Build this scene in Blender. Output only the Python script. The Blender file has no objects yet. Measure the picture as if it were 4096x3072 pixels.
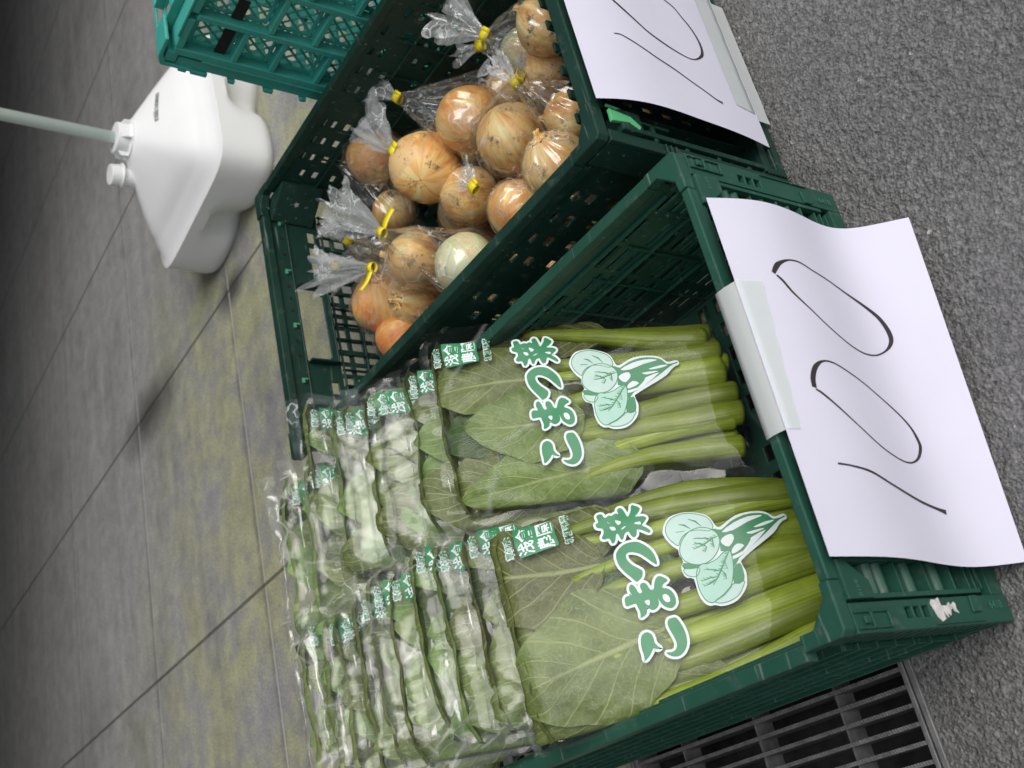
import bpy, bmesh, math, random, json
from mathutils import Vector, Matrix, noise
D = json.loads('''{"cam": {"C": [-0.10844,-0.44279,0.79064],"R": [[-0.21796,-0.541116,-0.812211],[-0.877088,0.473595,-0.080151],[0.428031,0.694911,-0.577831]],"f": 4319.588139995475},"print": {"glyph": [[[-0.0405,0.1957],[-0.0371,0.1933],[-0.0361,0.1895],[-0.0383,0.1865],[-0.0416,0.1854],[-0.0461,0.1855],[-0.0495,0.1836],[-0.051,0.1822],[-0.0517,0.1849],[-0.05,0.1876],[-0.0529,0.1904],[-0.0558,0.1936],[-0.0573,0.197],[-0.0523,0.1968],[-0.0468,0.197]],[[-0.0308,0.1666],[-0.0316,0.1633],[-0.0369,0.161],[-0.0433,0.1598],[-0.0497,0.1599],[-0.0549,0.1615],[-0.0591,0.165],[-0.0613,0.1697],[-0.0603,0.1747],[-0.0578,0.178],[-0.0559,0.1785],[-0.0567,0.1748],[-0.0557,0.1711],[-0.0523,0.1691],[-0.0469,0.1692],[-0.0404,0.1708],[-0.0348,0.1714],[-0.0313,0.1697]],[[-0.0058,0.1992],[-0.0037,0.1966],[-0.0042,0.1926],[0.0002,0.1935],[0.0038,0.1923],[0.0045,0.19],[0.0014,0.1879],[-0.0039,0.1864],[-0.0038,0.1837],[0.0,0.1842],[0.0028,0.1832],[0.0034,0.1804],[0.0012,0.1782],[-0.0037,0.1766],[-0.004,0.174],[0.0005,0.1721],[0.004,0.1696],[0.0051,0.1668],[0.0033,0.1636],[-0.0003,0.1609],[-0.0022,0.1648],[-0.0048,0.1667],[-0.0072,0.1624],[-0.0112,0.1597],[-0.0159,0.159],[-0.0204,0.16],[-0.0229,0.1631],[-0.0225,0.1665],[-0.0193,0.1702],[-0.0154,0.172],[-0.0116,0.1728],[-0.0162,0.1729],[-0.0196,0.1755],[-0.0206,0.1793],[-0.019,0.1815],[-0.0169,0.1833],[-0.0214,0.1847],[-0.0234,0.1878],[-0.0236,0.1904],[-0.019,0.1899],[-0.0142,0.1907],[-0.0118,0.1915],[-0.0118,0.196],[-0.0114,0.1995]],[[0.0311,0.1962],[0.0356,0.1935],[0.0388,0.1883],[0.0396,0.1827],[0.0382,0.1758],[0.0336,0.1705],[0.0274,0.1664],[0.0205,0.1648],[0.0149,0.1655],[0.0176,0.1685],[0.0223,0.172],[0.0272,0.1763],[0.0302,0.1811],[0.0312,0.1853],[0.0296,0.1879],[0.0253,0.1879],[0.0201,0.1849],[0.0157,0.1805],[0.0126,0.1785],[0.0081,0.1803],[0.0057,0.1843],[0.0059,0.1861],[0.0101,0.1888],[0.0163,0.1929],[0.0234,0.196]],[[0.0704,0.203],[0.0715,0.2005],[0.0706,0.1979],[0.0669,0.1963],[0.0679,0.1924],[0.067,0.1899],[0.0681,0.1869],[0.0668,0.1844],[0.0703,0.1846],[0.072,0.1824],[0.0706,0.18],[0.066,0.1786],[0.0619,0.1772],[0.0663,0.1736],[0.071,0.1717],[0.0695,0.1684],[0.0662,0.1654],[0.0626,0.168],[0.0601,0.1712],[0.0587,0.1652],[0.0559,0.1626],[0.0529,0.1655],[0.0508,0.1678],[0.0479,0.1648],[0.0442,0.1624],[0.0427,0.1641],[0.0465,0.1687],[0.0485,0.1727],[0.0439,0.1746],[0.0428,0.1775],[0.0455,0.1792],[0.049,0.1803],[0.048,0.1837],[0.0439,0.1863],[0.0442,0.1881],[0.0497,0.1893],[0.049,0.1912],[0.0443,0.1931],[0.0428,0.1961],[0.0478,0.1974],[0.0484,0.2019],[0.0506,0.2033],[0.0542,0.2007],[0.0581,0.2008],[0.0602,0.205],[0.0637,0.2053],[0.0648,0.2027]]],"hole": [[[-0.0117,0.184],[-0.0117,0.18],[-0.0155,0.1808],[-0.0152,0.1825]],[[-0.0111,0.1685],[-0.0107,0.1657],[-0.0131,0.1638],[-0.0164,0.1635],[-0.0178,0.1651],[-0.0168,0.1675],[-0.0144,0.1687]],[[0.063,0.1954],[0.0617,0.1944],[0.0602,0.1929],[0.0617,0.1948]],[[0.0621,0.1886],[0.0593,0.1838],[0.0571,0.1871]],[[0.0578,0.1945],[0.0566,0.1906],[0.0537,0.1902],[0.0542,0.1934]],[[0.0547,0.1737],[0.0546,0.1686],[0.0519,0.1687],[0.0533,0.1722]],[[0.0528,0.1856],[0.0541,0.1834],[0.0543,0.1808],[0.0525,0.1844]]],"sil": [[0.0407,0.1529],[0.0461,0.1499],[0.0506,0.1448],[0.0518,0.1374],[0.0512,0.1305],[0.0486,0.1229],[0.0444,0.1156],[0.0398,0.112],[0.0332,0.1101],[0.0304,0.1084],[0.0307,0.1055],[0.0331,0.0997],[0.0359,0.0922],[0.0363,0.083],[0.0346,0.0731],[0.0319,0.067],[0.027,0.0626],[0.0265,0.0588],[0.0271,0.0542],[0.025,0.0519],[0.022,0.0527],[0.0212,0.0562],[0.0181,0.0609],[0.0137,0.0659],[0.0084,0.0773],[0.0031,0.0898],[-0.0004,0.0968],[-0.0025,0.0996],[-0.0081,0.0986],[-0.0125,0.0982],[-0.0213,0.1006],[-0.0269,0.1053],[-0.0316,0.112],[-0.0331,0.1197],[-0.0324,0.1263],[-0.0302,0.1303],[-0.0297,0.1348],[-0.025,0.1388],[-0.0168,0.1404],[-0.0051,0.1401],[-0.0027,0.1454],[0.0026,0.1474],[0.0075,0.1469],[0.0109,0.1441],[0.0174,0.1456],[0.0218,0.1452],[0.0254,0.1485],[0.0329,0.1522],[0.0375,0.1533]],"pale": [[[0.0404,0.1506],[0.0458,0.1476],[0.0493,0.1427],[0.0505,0.1354],[0.0492,0.1274],[0.0444,0.118],[0.04,0.1137],[0.0328,0.1119],[0.0294,0.1156],[0.0323,0.123],[0.0339,0.1308],[0.0317,0.1378],[0.0283,0.1414],[0.0248,0.144],[0.0284,0.1473],[0.0339,0.1502]],[[0.0048,0.1452],[0.0024,0.1332],[-0.0037,0.1369],[-0.0024,0.1424],[0.0004,0.1453]],[[-0.0179,0.1105],[-0.0181,0.1021],[-0.0221,0.1042],[-0.0276,0.1094],[-0.0304,0.1174],[-0.0301,0.1258],[-0.0273,0.1291],[-0.0239,0.1209],[-0.0192,0.1136]]],"dark": [[[0.03,0.1149],[0.0298,0.1109],[0.0276,0.1062],[0.0321,0.0971],[0.0345,0.0851],[0.0329,0.0736],[0.0294,0.0665],[0.0247,0.0632],[0.0245,0.0565],[0.0252,0.0536],[0.0238,0.0536],[0.023,0.058],[0.0197,0.0644],[0.0144,0.0735],[0.0029,0.0955],[0.0009,0.0999],[-0.0051,0.1064],[0.005,0.1057],[0.0096,0.1075],[0.0108,0.1124],[0.0231,0.1101]],[[0.0097,0.1444],[0.0055,0.1326],[0.0024,0.1327],[0.0048,0.1452]],[[-0.0059,0.1071],[-0.003,0.1008],[-0.0092,0.1],[-0.0181,0.1021],[-0.0179,0.1105]]],"lite": [[[0.0255,0.1067],[0.0305,0.0946],[0.0321,0.0828],[0.0308,0.0729],[0.0294,0.0719],[0.0279,0.0838],[0.0244,0.0972]],[[0.0224,0.0806],[0.0242,0.07],[0.0235,0.0623],[0.0218,0.0684],[0.0213,0.0764]],[[0.0194,0.0876],[0.0193,0.0746],[0.0184,0.0737],[0.0171,0.0836]],[[0.0143,0.0854],[0.0173,0.0717],[0.0061,0.089],[0.0027,0.0966],[0.0012,0.1049],[0.0039,0.1043],[0.0056,0.0948],[0.0126,0.0864]],[[0.0192,0.1096],[0.0217,0.1047],[0.0217,0.0995],[0.0173,0.0989],[0.0123,0.1046],[0.0154,0.109]],[[0.0097,0.1029],[0.0127,0.0977],[0.0096,0.0927],[0.0062,0.1003],[0.0061,0.1043]]],"mid": [[[0.0175,0.111],[0.0143,0.1126],[0.0113,0.1148],[0.0088,0.1174],[0.0067,0.1204],[0.0053,0.1236],[0.0046,0.1271],[0.0046,0.1307],[0.0054,0.1344],[0.007,0.1379],[0.0092,0.1409],[0.0119,0.1431],[0.015,0.1444],[0.0183,0.1446],[0.0216,0.1439],[0.0249,0.1423],[0.0279,0.1401],[0.0305,0.1374],[0.0326,0.1344],[0.034,0.1311],[0.0347,0.1276],[0.0346,0.124],[0.0338,0.1203],[0.0322,0.1168],[0.0299,0.1139],[0.0272,0.1117],[0.0241,0.1104],[0.0208,0.1102]],[[-0.0036,0.1375],[0.0023,0.1344],[0.0048,0.1298],[0.0037,0.126],[0.0052,0.1177],[0.0088,0.1111],[0.0087,0.1054],[0.0019,0.1053],[-0.0071,0.1074],[-0.017,0.112],[-0.0208,0.1157],[-0.0239,0.1209],[-0.0273,0.1285],[-0.0278,0.1326],[-0.0234,0.1367],[-0.014,0.1386]]],"line": [[[0.0184,0.1331],[0.0197,0.1236],[0.0225,0.116],[0.0231,0.1107]],[[0.0197,0.1236],[0.0171,0.1224],[0.013,0.1248]],[[0.0232,0.1309],[0.0206,0.1257],[0.0197,0.1236]],[[0.0231,0.1153],[0.0188,0.1163],[0.0144,0.1164]],[[0.0269,0.1301],[0.0245,0.1213],[0.0225,0.116]],[[-0.0147,0.1268],[-0.0092,0.121],[-0.0047,0.1171],[-0.0008,0.1139],[0.0043,0.1099],[0.0099,0.1046]],[[-0.0053,0.1172],[-0.003,0.1213],[-0.0002,0.1292]],[[-0.0092,0.121],[-0.008,0.1264],[-0.0089,0.1346]],[[-0.0048,0.1165],[-0.0087,0.1146],[-0.013,0.115]],[[0.002,0.1115],[-0.0054,0.1116]],[[-0.0108,0.1231],[-0.0126,0.1286],[-0.0133,0.1339]],[[0.0444,0.1297],[0.0408,0.1246],[0.0352,0.1212]],[[0.0423,0.1384],[0.0401,0.1341],[0.0358,0.1304]],[[0.0364,0.1426],[0.0355,0.1357]],[[-0.0192,0.1136],[-0.0179,0.1105]],[[-0.0269,0.1273],[-0.0245,0.1211],[-0.0194,0.1125]]],"stamp": [[0.0796,0.2766],[0.0807,0.2758],[0.0799,0.2635],[0.0775,0.2436],[0.0738,0.2407],[0.067,0.2409],[0.0586,0.2397],[0.0557,0.2404],[0.0551,0.2417],[0.0542,0.2574],[0.0531,0.2726],[0.054,0.2746],[0.0658,0.2768]],"txt": {"stampbox": [[0.0575,0.2775],[0.0802,0.2736],[0.0554,0.2608],[0.0786,0.2566],[0.0577,0.2448],[0.0765,0.2413]],"soka": [[0.0533,0.2851],[0.0743,0.2807],[0.0551,0.2787]],"yasai": [[0.0544,0.2282],[0.0782,0.2321],[0.0564,0.2236]]}},"bags": [["R1",[0.4182,0.341,0.245],[0.2345,0.3513,0.245]],["R2",[0.4015,0.3997,0.25],[0.2407,0.3931,0.25]],["R3",[0.3846,0.439,0.26],[0.2576,0.4447,0.26]],["R4",[0.4179,0.448,0.268],[0.2402,0.4657,0.268]],["R5",[0.4092,0.4956,0.275],[0.2502,0.4914,0.275]],["R6",[0.3997,0.4944,0.285],[0.254,0.501,0.285]],["R7",[0.3963,0.5415,0.295],[0.3178,0.5243,0.295]],["R8",[0.3775,0.5476,0.3],[0.1946,0.5427,0.3]],["R9",[0.3677,0.5953,0.31],[0.1924,0.5576,0.31]],["L1",[0.1847,0.2814,0.262],[0.0063,0.289,0.262]],["L2",[0.1907,0.3139,0.262],[0.046,0.353,0.262]],["L3",[0.206,0.3592,0.268],[0.033,0.3881,0.268]],["L4",[0.2138,0.3978,0.275],[0.0496,0.4116,0.275]],["L5",[0.2039,0.4373,0.28],[0.0356,0.4602,0.28]],["L6",[0.2105,0.4589,0.287],[0.035,0.4879,0.287]],["L7",[0.1931,0.4857,0.293],[0.037,0.4934,0.293]],["L8",[0.166,0.5242,0.3],[0.0431,0.5172,0.3]],["L9",[0.1643,0.541,0.307],[0.0481,0.5364,0.307]],["L10",[0.1807,0.583,0.312],[0.0547,0.5633,0.312]]],"sheetA": {"L": [[-0.004,0.2],[-0.0054,0.1917],[-0.0069,0.1834],[-0.0083,0.1751],[-0.0096,0.1668],[-0.011,0.1585],[-0.012,0.1502],[-0.012,0.1418],[-0.012,0.1334],[-0.012,0.125],[-0.0115,0.1166],[-0.0104,0.1082],[-0.0093,0.0999],[-0.0082,0.0916],[-0.0074,0.0832],[-0.0066,0.0748],[-0.0059,0.0664],[-0.0058,0.0581],[-0.0063,0.0497],[-0.0069,0.0413],[-0.0099,0.0335],[-0.0132,0.0258],[-0.0173,0.0184],[-0.0217,0.0112],[-0.026,0.004]],"R": [[-0.01,0.2],[-0.0131,0.1922],[-0.0162,0.1844],[-0.0194,0.1766],[-0.0217,0.1685],[-0.0238,0.1604],[-0.0259,0.1523],[-0.026,0.1439],[-0.026,0.1355],[-0.026,0.1271],[-0.0257,0.1187],[-0.0245,0.1103],[-0.0233,0.102],[-0.0221,0.0937],[-0.0213,0.0853],[-0.0206,0.077],[-0.0204,0.0686],[-0.0228,0.0606],[-0.0253,0.0526],[-0.031,0.0464],[-0.0367,0.0403],[-0.0425,0.0342],[-0.0484,0.0281],[-0.0542,0.0221],[-0.06,0.016]],"x": [0.051,0.341,0.036,0.325]},"sheetB": {"L": [[0.03,0.239],[0.027,0.2306],[0.0242,0.2222],[0.0219,0.2136],[0.0205,0.2049],[0.0194,0.1961],[0.0182,0.1873],[0.018,0.1784],[0.018,0.1695],[0.018,0.1607],[0.0183,0.1518],[0.0189,0.1429],[0.0194,0.1341],[0.0199,0.1252],[0.0202,0.1163],[0.0205,0.1075],[0.0208,0.0986],[0.0212,0.0897],[0.0219,0.0809],[0.0227,0.072],[0.0234,0.0632],[0.0242,0.0544],[0.0255,0.0456],[0.0267,0.0368],[0.028,0.028]],"R": [[0.03,0.239],[0.027,0.2306],[0.0242,0.2222],[0.0219,0.2136],[0.0205,0.2049],[0.0194,0.1961],[0.0182,0.1873],[0.018,0.1784],[0.018,0.1695],[0.018,0.1607],[0.0183,0.1518],[0.0189,0.1429],[0.0194,0.1341],[0.0199,0.1252],[0.0202,0.1163],[0.0205,0.1075],[0.0208,0.0986],[0.0212,0.0897],[0.0219,0.0809],[0.0227,0.072],[0.0234,0.0632],[0.0242,0.0544],[0.0255,0.0456],[0.0267,0.0368],[0.028,0.028]],"x": [0.464,0.761,0.466,0.763]},"strA": [[[0.7692,0.178,0.00274],[0.7919,0.2038,0.00358],[0.8056,0.2313,0.00249],[0.8185,0.2796,0.00111],[0.8204,0.3364,0.00084],[0.8072,0.4059,0.00099],[0.79,0.5285,0.00115],[0.7596,0.6499,0.00204],[0.7226,0.7232,0.00292],[0.6893,0.7533,0.0035],[0.6549,0.7639,0.00377],[0.6304,0.753,0.00289],[0.6066,0.7148,0.00129],[0.5881,0.6458,0.00085],[0.585,0.5623,0.00084],[0.599,0.4739,0.00097],[0.6313,0.3818,0.00083],[0.672,0.3074,0.0011],[0.712,0.2448,0.00164],[0.748,0.21,0.00192],[0.7633,0.1893,0.00137]],[[0.4373,0.185,0.0034],[0.4656,0.1941,0.00368],[0.4971,0.2238,0.00318],[0.5169,0.2709,0.00133],[0.5185,0.3263,0.00094],[0.5038,0.3982,0.00095],[0.4731,0.5182,0.00096],[0.4308,0.6286,0.00125],[0.3871,0.6934,0.00167],[0.3414,0.716,0.0025],[0.3153,0.7084,0.00249],[0.2877,0.6733,0.00165],[0.273,0.6166,0.00081],[0.2768,0.5455,0.00081],[0.3013,0.4427,0.00093],[0.3495,0.3398,0.00105],[0.394,0.2623,0.00144],[0.4235,0.2113,0.00157],[0.4327,0.1881,0.00105]],[[0.2329,0.1721,0.00127],[0.2295,0.2298,0.00115],[0.2194,0.3263,0.00155],[0.1963,0.4227,0.00156],[0.1684,0.5696,0.00186],[0.1526,0.6745,0.00189],[0.1436,0.7273,0.00325]]],"strB": [[[0.2579,0.1852,0.00055],[0.2586,0.2169,0.00097],[0.2464,0.2595,0.00125],[0.2279,0.315,0.00125],[0.2025,0.3918,0.0014],[0.1824,0.4762,0.00142],[0.158,0.5593,0.00128],[0.1336,0.6427,0.00129],[0.1156,0.7015,0.00145],[0.1113,0.741,0.00218]],[[0.4113,0.2317,0.00184],[0.3777,0.2793,0.00198],[0.3455,0.3295,0.0017],[0.3128,0.3856,0.00156],[0.293,0.4413,0.00172],[0.2771,0.5057,0.00158],[0.2668,0.5634,0.0013],[0.2624,0.6098,0.00102],[0.2652,0.6461,0.00102],[0.2784,0.6837,0.00147],[0.3019,0.7213,0.00267],[0.325,0.7376,0.00283],[0.3536,0.7429,0.00255],[0.3887,0.7351,0.00195],[0.4232,0.7131,0.00181],[0.4548,0.68,0.00151],[0.4868,0.6474,0.00135],[0.5026,0.606,0.00135],[0.5204,0.5611,0.00135]]],"onions": {"O1": [[0.8109,0.509,0.135],0.0282,0.0392],"O2": [[0.6926,0.3865,0.15],0.0352,0.0418],"O3": [[0.7045,0.3062,0.135],0.0312,0.037],"O4": [[0.6168,0.2347,0.145],0.0299,0.0369],"O5": [[0.5332,0.1779,0.15],0.0279,0.0329],"O6": [[0.5514,0.2701,0.13],0.0263,0.0322],"O7": [[0.6449,0.3662,0.11],0.0251,0.0349],"O8": [[0.6646,0.1698,0.13],0.0264,0.0277],"O9": [[0.6752,0.1288,0.155],0.0267,0.0306],"O10": [[0.5843,0.1552,0.13],0.0228,0.0279],"O11": [[0.7399,0.2819,0.09],0.0221,0.025],"O12": [[0.7612,0.234,0.09],0.0217,0.0245],"O13": [[0.5314,0.3549,0.15],0.0319,0.0338],"O14": [[0.6048,0.4533,0.145],0.0331,0.0316],"O15": [[0.7508,0.5399,0.1],0.0252,0.0268],"O16": [[0.6018,0.5488,0.145],0.0291,0.0354],"O17": [[0.5886,0.5129,0.12],0.0313,0.0344],"O18": [[0.5542,0.5497,0.125],0.033,0.0267]},"tape": {"T1": [0.707,0.388,0.19],"T2": [0.8323,0.5469,0.17],"T3": [0.6312,0.4459,0.19],"T4": [0.6988,0.5568,0.17],"T5": [0.6052,0.4822,0.19],"T6": [0.7124,0.6292,0.15],"T7": [0.6159,0.1501,0.19],"T8": [0.5885,0.2922,0.165],"T9": [0.7925,0.3843,0.17]},"tail": {"T1": [0.774,0.4132,0.2],"T2": [0.8602,0.5768,0.19],"T3": [0.7267,0.5296,0.2],"T4": [0.7176,0.5554,0.2],"T5": [0.6586,0.5831,0.2],"T6": [0.7196,0.644,0.17],"T7": [0.6065,0.1244,0.21],"T8": [0.6099,0.2996,0.17],"T9": [0.8557,0.4189,0.2]}}''')
R = math.radians
sc = bpy.context.scene
COL = sc.collection
# ------------------------------------------------------------------ camera, sky, sun, exposure
cam = bpy.data.objects.new('camera', bpy.data.cameras.new('camera')); COL.objects.link(cam)
rr = D['cam']['R']; cc = D['cam']['C']
M = Matrix(((rr[0][0], -rr[1][0], -rr[2][0], cc[0]), (rr[0][1], -rr[1][1], -rr[2][1], cc[1]), (rr[0][2], -rr[1][2], -rr[2][2], cc[2]), (0, 0, 0, 1)))
cam.matrix_world = M
cam.data.sensor_width = 36; cam.data.lens = D['cam']['f'] / 4096 * 36
cam.data.clip_start = .05; cam.data.clip_end = 500
cam.data.dof.use_dof = True; cam.data.dof.focus_distance = 0.98; cam.data.dof.aperture_fstop = 11
sc.camera = cam
world = bpy.data.worlds.new("World"); sc.world = world; world.use_nodes = True
nt = world.node_tree; bg = nt.nodes['Background']
sky = nt.nodes.new('ShaderNodeTexSky'); sky.sky_type = 'NISHITA'; sky.sun_disc = False
sky.sun_elevation = R(48); sky.sun_rotation = R(169); sky.dust_density = 4; sky.air_density = 1.0
hs = nt.nodes.new('ShaderNodeHueSaturation'); hs.inputs['Saturation'].default_value = .32
nt.links.new(sky.outputs[0], hs.inputs['Color']); nt.links.new(hs.outputs[0], bg.inputs[0]); bg.inputs[1].default_value = .13
sun = bpy.data.objects.new('sun', bpy.data.lights.new('sun', 'SUN')); COL.objects.link(sun)
sun.data.energy = 1.4; sun.data.angle = R(44); sun.data.color = (1, .97, .93)
sun.rotation_euler = (R(42), 0, R(11)); sun.location = (0, -2, 4)
sc.view_settings.view_transform = 'Standard'; sc.view_settings.look = 'None'
sc.view_settings.exposure = 0.0; sc.view_settings.gamma = 1
sc.cycles.transparent_max_bounces = 24; sc.cycles.max_bounces = 8; sc.cycles.glossy_bounces = 3
sc.cycles.caustics_reflective = False; sc.cycles.caustics_refractive = False

# ------------------------------------------------------------------ materials
def newmat(name):
    m = bpy.data.materials.new(name); m.use_nodes = True
    return m, m.node_tree.nodes, m.node_tree.links, m.node_tree.nodes['Principled BSDF']
def noise_tex(n, l, scale, detail=4, rough=.55, coord='Object', vec=None):
    t = n.new('ShaderNodeTexNoise'); t.inputs['Scale'].default_value = scale
    t.inputs['Detail'].default_value = detail; t.inputs['Roughness'].default_value = rough
    if vec is None:
        c = n.new('ShaderNodeTexCoord'); vec = c.outputs[coord]
    l.new(vec, t.inputs['Vector']); return t
def ramp(n, l, src, stops):
    r = n.new('ShaderNodeValToRGB'); e = r.color_ramp.elements
    while len(e) < len(stops): e.new(.5)
    for i, (p, c) in enumerate(stops): e[i].position = p; e[i].color = (*c, 1)
    l.new(src, r.inputs[0]); return r
def bump(n, l, h, strength, dist, p, prev=None):
    b = n.new('ShaderNodeBump'); b.inputs['Strength'].default_value = strength; b.inputs['Distance'].default_value = dist
    l.new(h, b.inputs['Height'])
    if prev: l.new(prev.outputs[0], b.inputs['Normal'])
    l.new(b.outputs[0], p.inputs['Normal']); return b
def math_node(n, l, op, a, b=None, c=None):
    m = n.new('ShaderNodeMath'); m.operation = op
    for i, v in enumerate((a, b, c)):
        if v is None: continue
        if isinstance(v, (int, float)): m.inputs[i].default_value = v
        else: l.new(v, m.inputs[i])
    return m.outputs[0]
def mixcol(n, l, fac, a, b, mode='MIX'):
    m = n.new('ShaderNodeMix'); m.data_type = 'RGBA'; m.blend_type = mode
    if isinstance(fac, (int, float)): m.inputs[0].default_value = fac
    else: l.new(fac, m.inputs[0])
    for i, v in ((6, a), (7, b)):
        if isinstance(v, tuple): m.inputs[i].default_value = (*v, 1)
        else: l.new(v, m.inputs[i])
    return m.outputs[2]
def plastic(name, col, col2, rough=.4, scratches=True):
    m, n, l, p = newmat(name)
    t = noise_tex(n, l, 9, 6, .65); r = ramp(n, l, t.outputs[0], [(.3, col), (.7, col2)])
    t3 = noise_tex(n, l, 300, 3, .6)
    colr = r.outputs[0]
    if scratches:
        c = n.new('ShaderNodeTexCoord'); mp = n.new('ShaderNodeMapping'); mp.inputs['Scale'].default_value = (14, 200, 140); mp.inputs['Rotation'].default_value = (.3, .5, .2)
        l.new(c.outputs['Object'], mp.inputs[0]); t4 = noise_tex(n, l, 1, 2, .5, vec=mp.outputs[0])
        s = ramp(n, l, t4.outputs[0], [(.66, (0, 0, 0)), (.74, (.5, .5, .5))])
        colr = mixcol(n, l, s.outputs[0], colr, (.22, .28, .26))
        tt = noise_tex(n, l, 60, 5, .7); d = ramp(n, l, tt.outputs[0], [(.57, (0, 0, 0)), (.70, (.4, .4, .4))])
        colr = mixcol(n, l, d.outputs[0], colr, (.12, .14, .12))
    l.new(colr, p.inputs['Base Color'])
    rr_ = ramp(n, l, t.outputs[0], [(.3, (rough - .08,) * 3), (.8, (rough + .15,) * 3)]); l.new(rr_.outputs[0], p.inputs['Roughness'])
    bump(n, l, t3.outputs[0], .12, .0004, p)
    p.inputs['Specular IOR Level'].default_value = .4
    return m
GREEN = plastic('dark_green_plastic', (.014, .064, .044), (.022, .092, .064), .42)
GREEN2 = plastic('weathered_green_plastic', (.006, .030, .022), (.012, .050, .036), .48)
TEAL = plastic('teal_plastic', (.032, .31, .26), (.07, .42, .35), .42)
LATCH = plastic('light_green_plastic', (.09, .42, .18), (.12, .5, .22), .3, False)
SLOTG = plastic('pale_green_clip_plastic', (.08, .30, .17), (.1, .36, .2), .4, False)

def asphalt_mat():
    m, n, l, p = newmat('asphalt')
    v = n.new('ShaderNodeTexVoronoi'); v.inputs['Scale'].default_value = 330; v.feature = 'F1'
    c = n.new('ShaderNodeTexCoord'); l.new(c.outputs['Object'], v.inputs['Vector'])
    t = noise_tex(n, l, 200, 6, .75); t2 = noise_tex(n, l, 2.2, 4, .5); t3 = noise_tex(n, l, 520, 2, .6)
    r = ramp(n, l, t.outputs[0], [(.30, (.095, .095, .095)), (.5, (.205, .204, .202)), (.70, (.31, .307, .303))])
    sp = ramp(n, l, v.outputs['Color'], [(.0, (0, 0, 0)), (.94, (0, 0, 0)), (.955, (.9, .9, .9))])
    c1 = mixcol(n, l, sp.outputs[0], r.outputs[0], (.55, .54, .52))
    big = ramp(n, l, t2.outputs[0], [(.3, (.72, .72, .72)), (.7, (1.08, 1.08, 1.08))])
    c2 = mixcol(n, l, 1.0, c1, big.outputs[0], 'MULTIPLY')
    crv = noise_tex(n, l, 60, 4, .7); crr = ramp(n, l, crv.outputs[0], [(.455, (1, 1, 1)), (.495, (.55, .55, .55)), (.535, (1, 1, 1))]); c2 = mixcol(n, l, 1.0, c2, crr.outputs[0], 'MULTIPLY')
    l.new(c2, p.inputs['Base Color']); p.inputs['Roughness'].default_value = .5
    b1 = bump(n, l, t.outputs[0], .8, .003, p); b2 = bump(n, l, v.outputs['Distance'], .8, .002, p, b1); bump(n, l, t3.outputs[0], .6, .001, p, b2)
    return m
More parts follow.
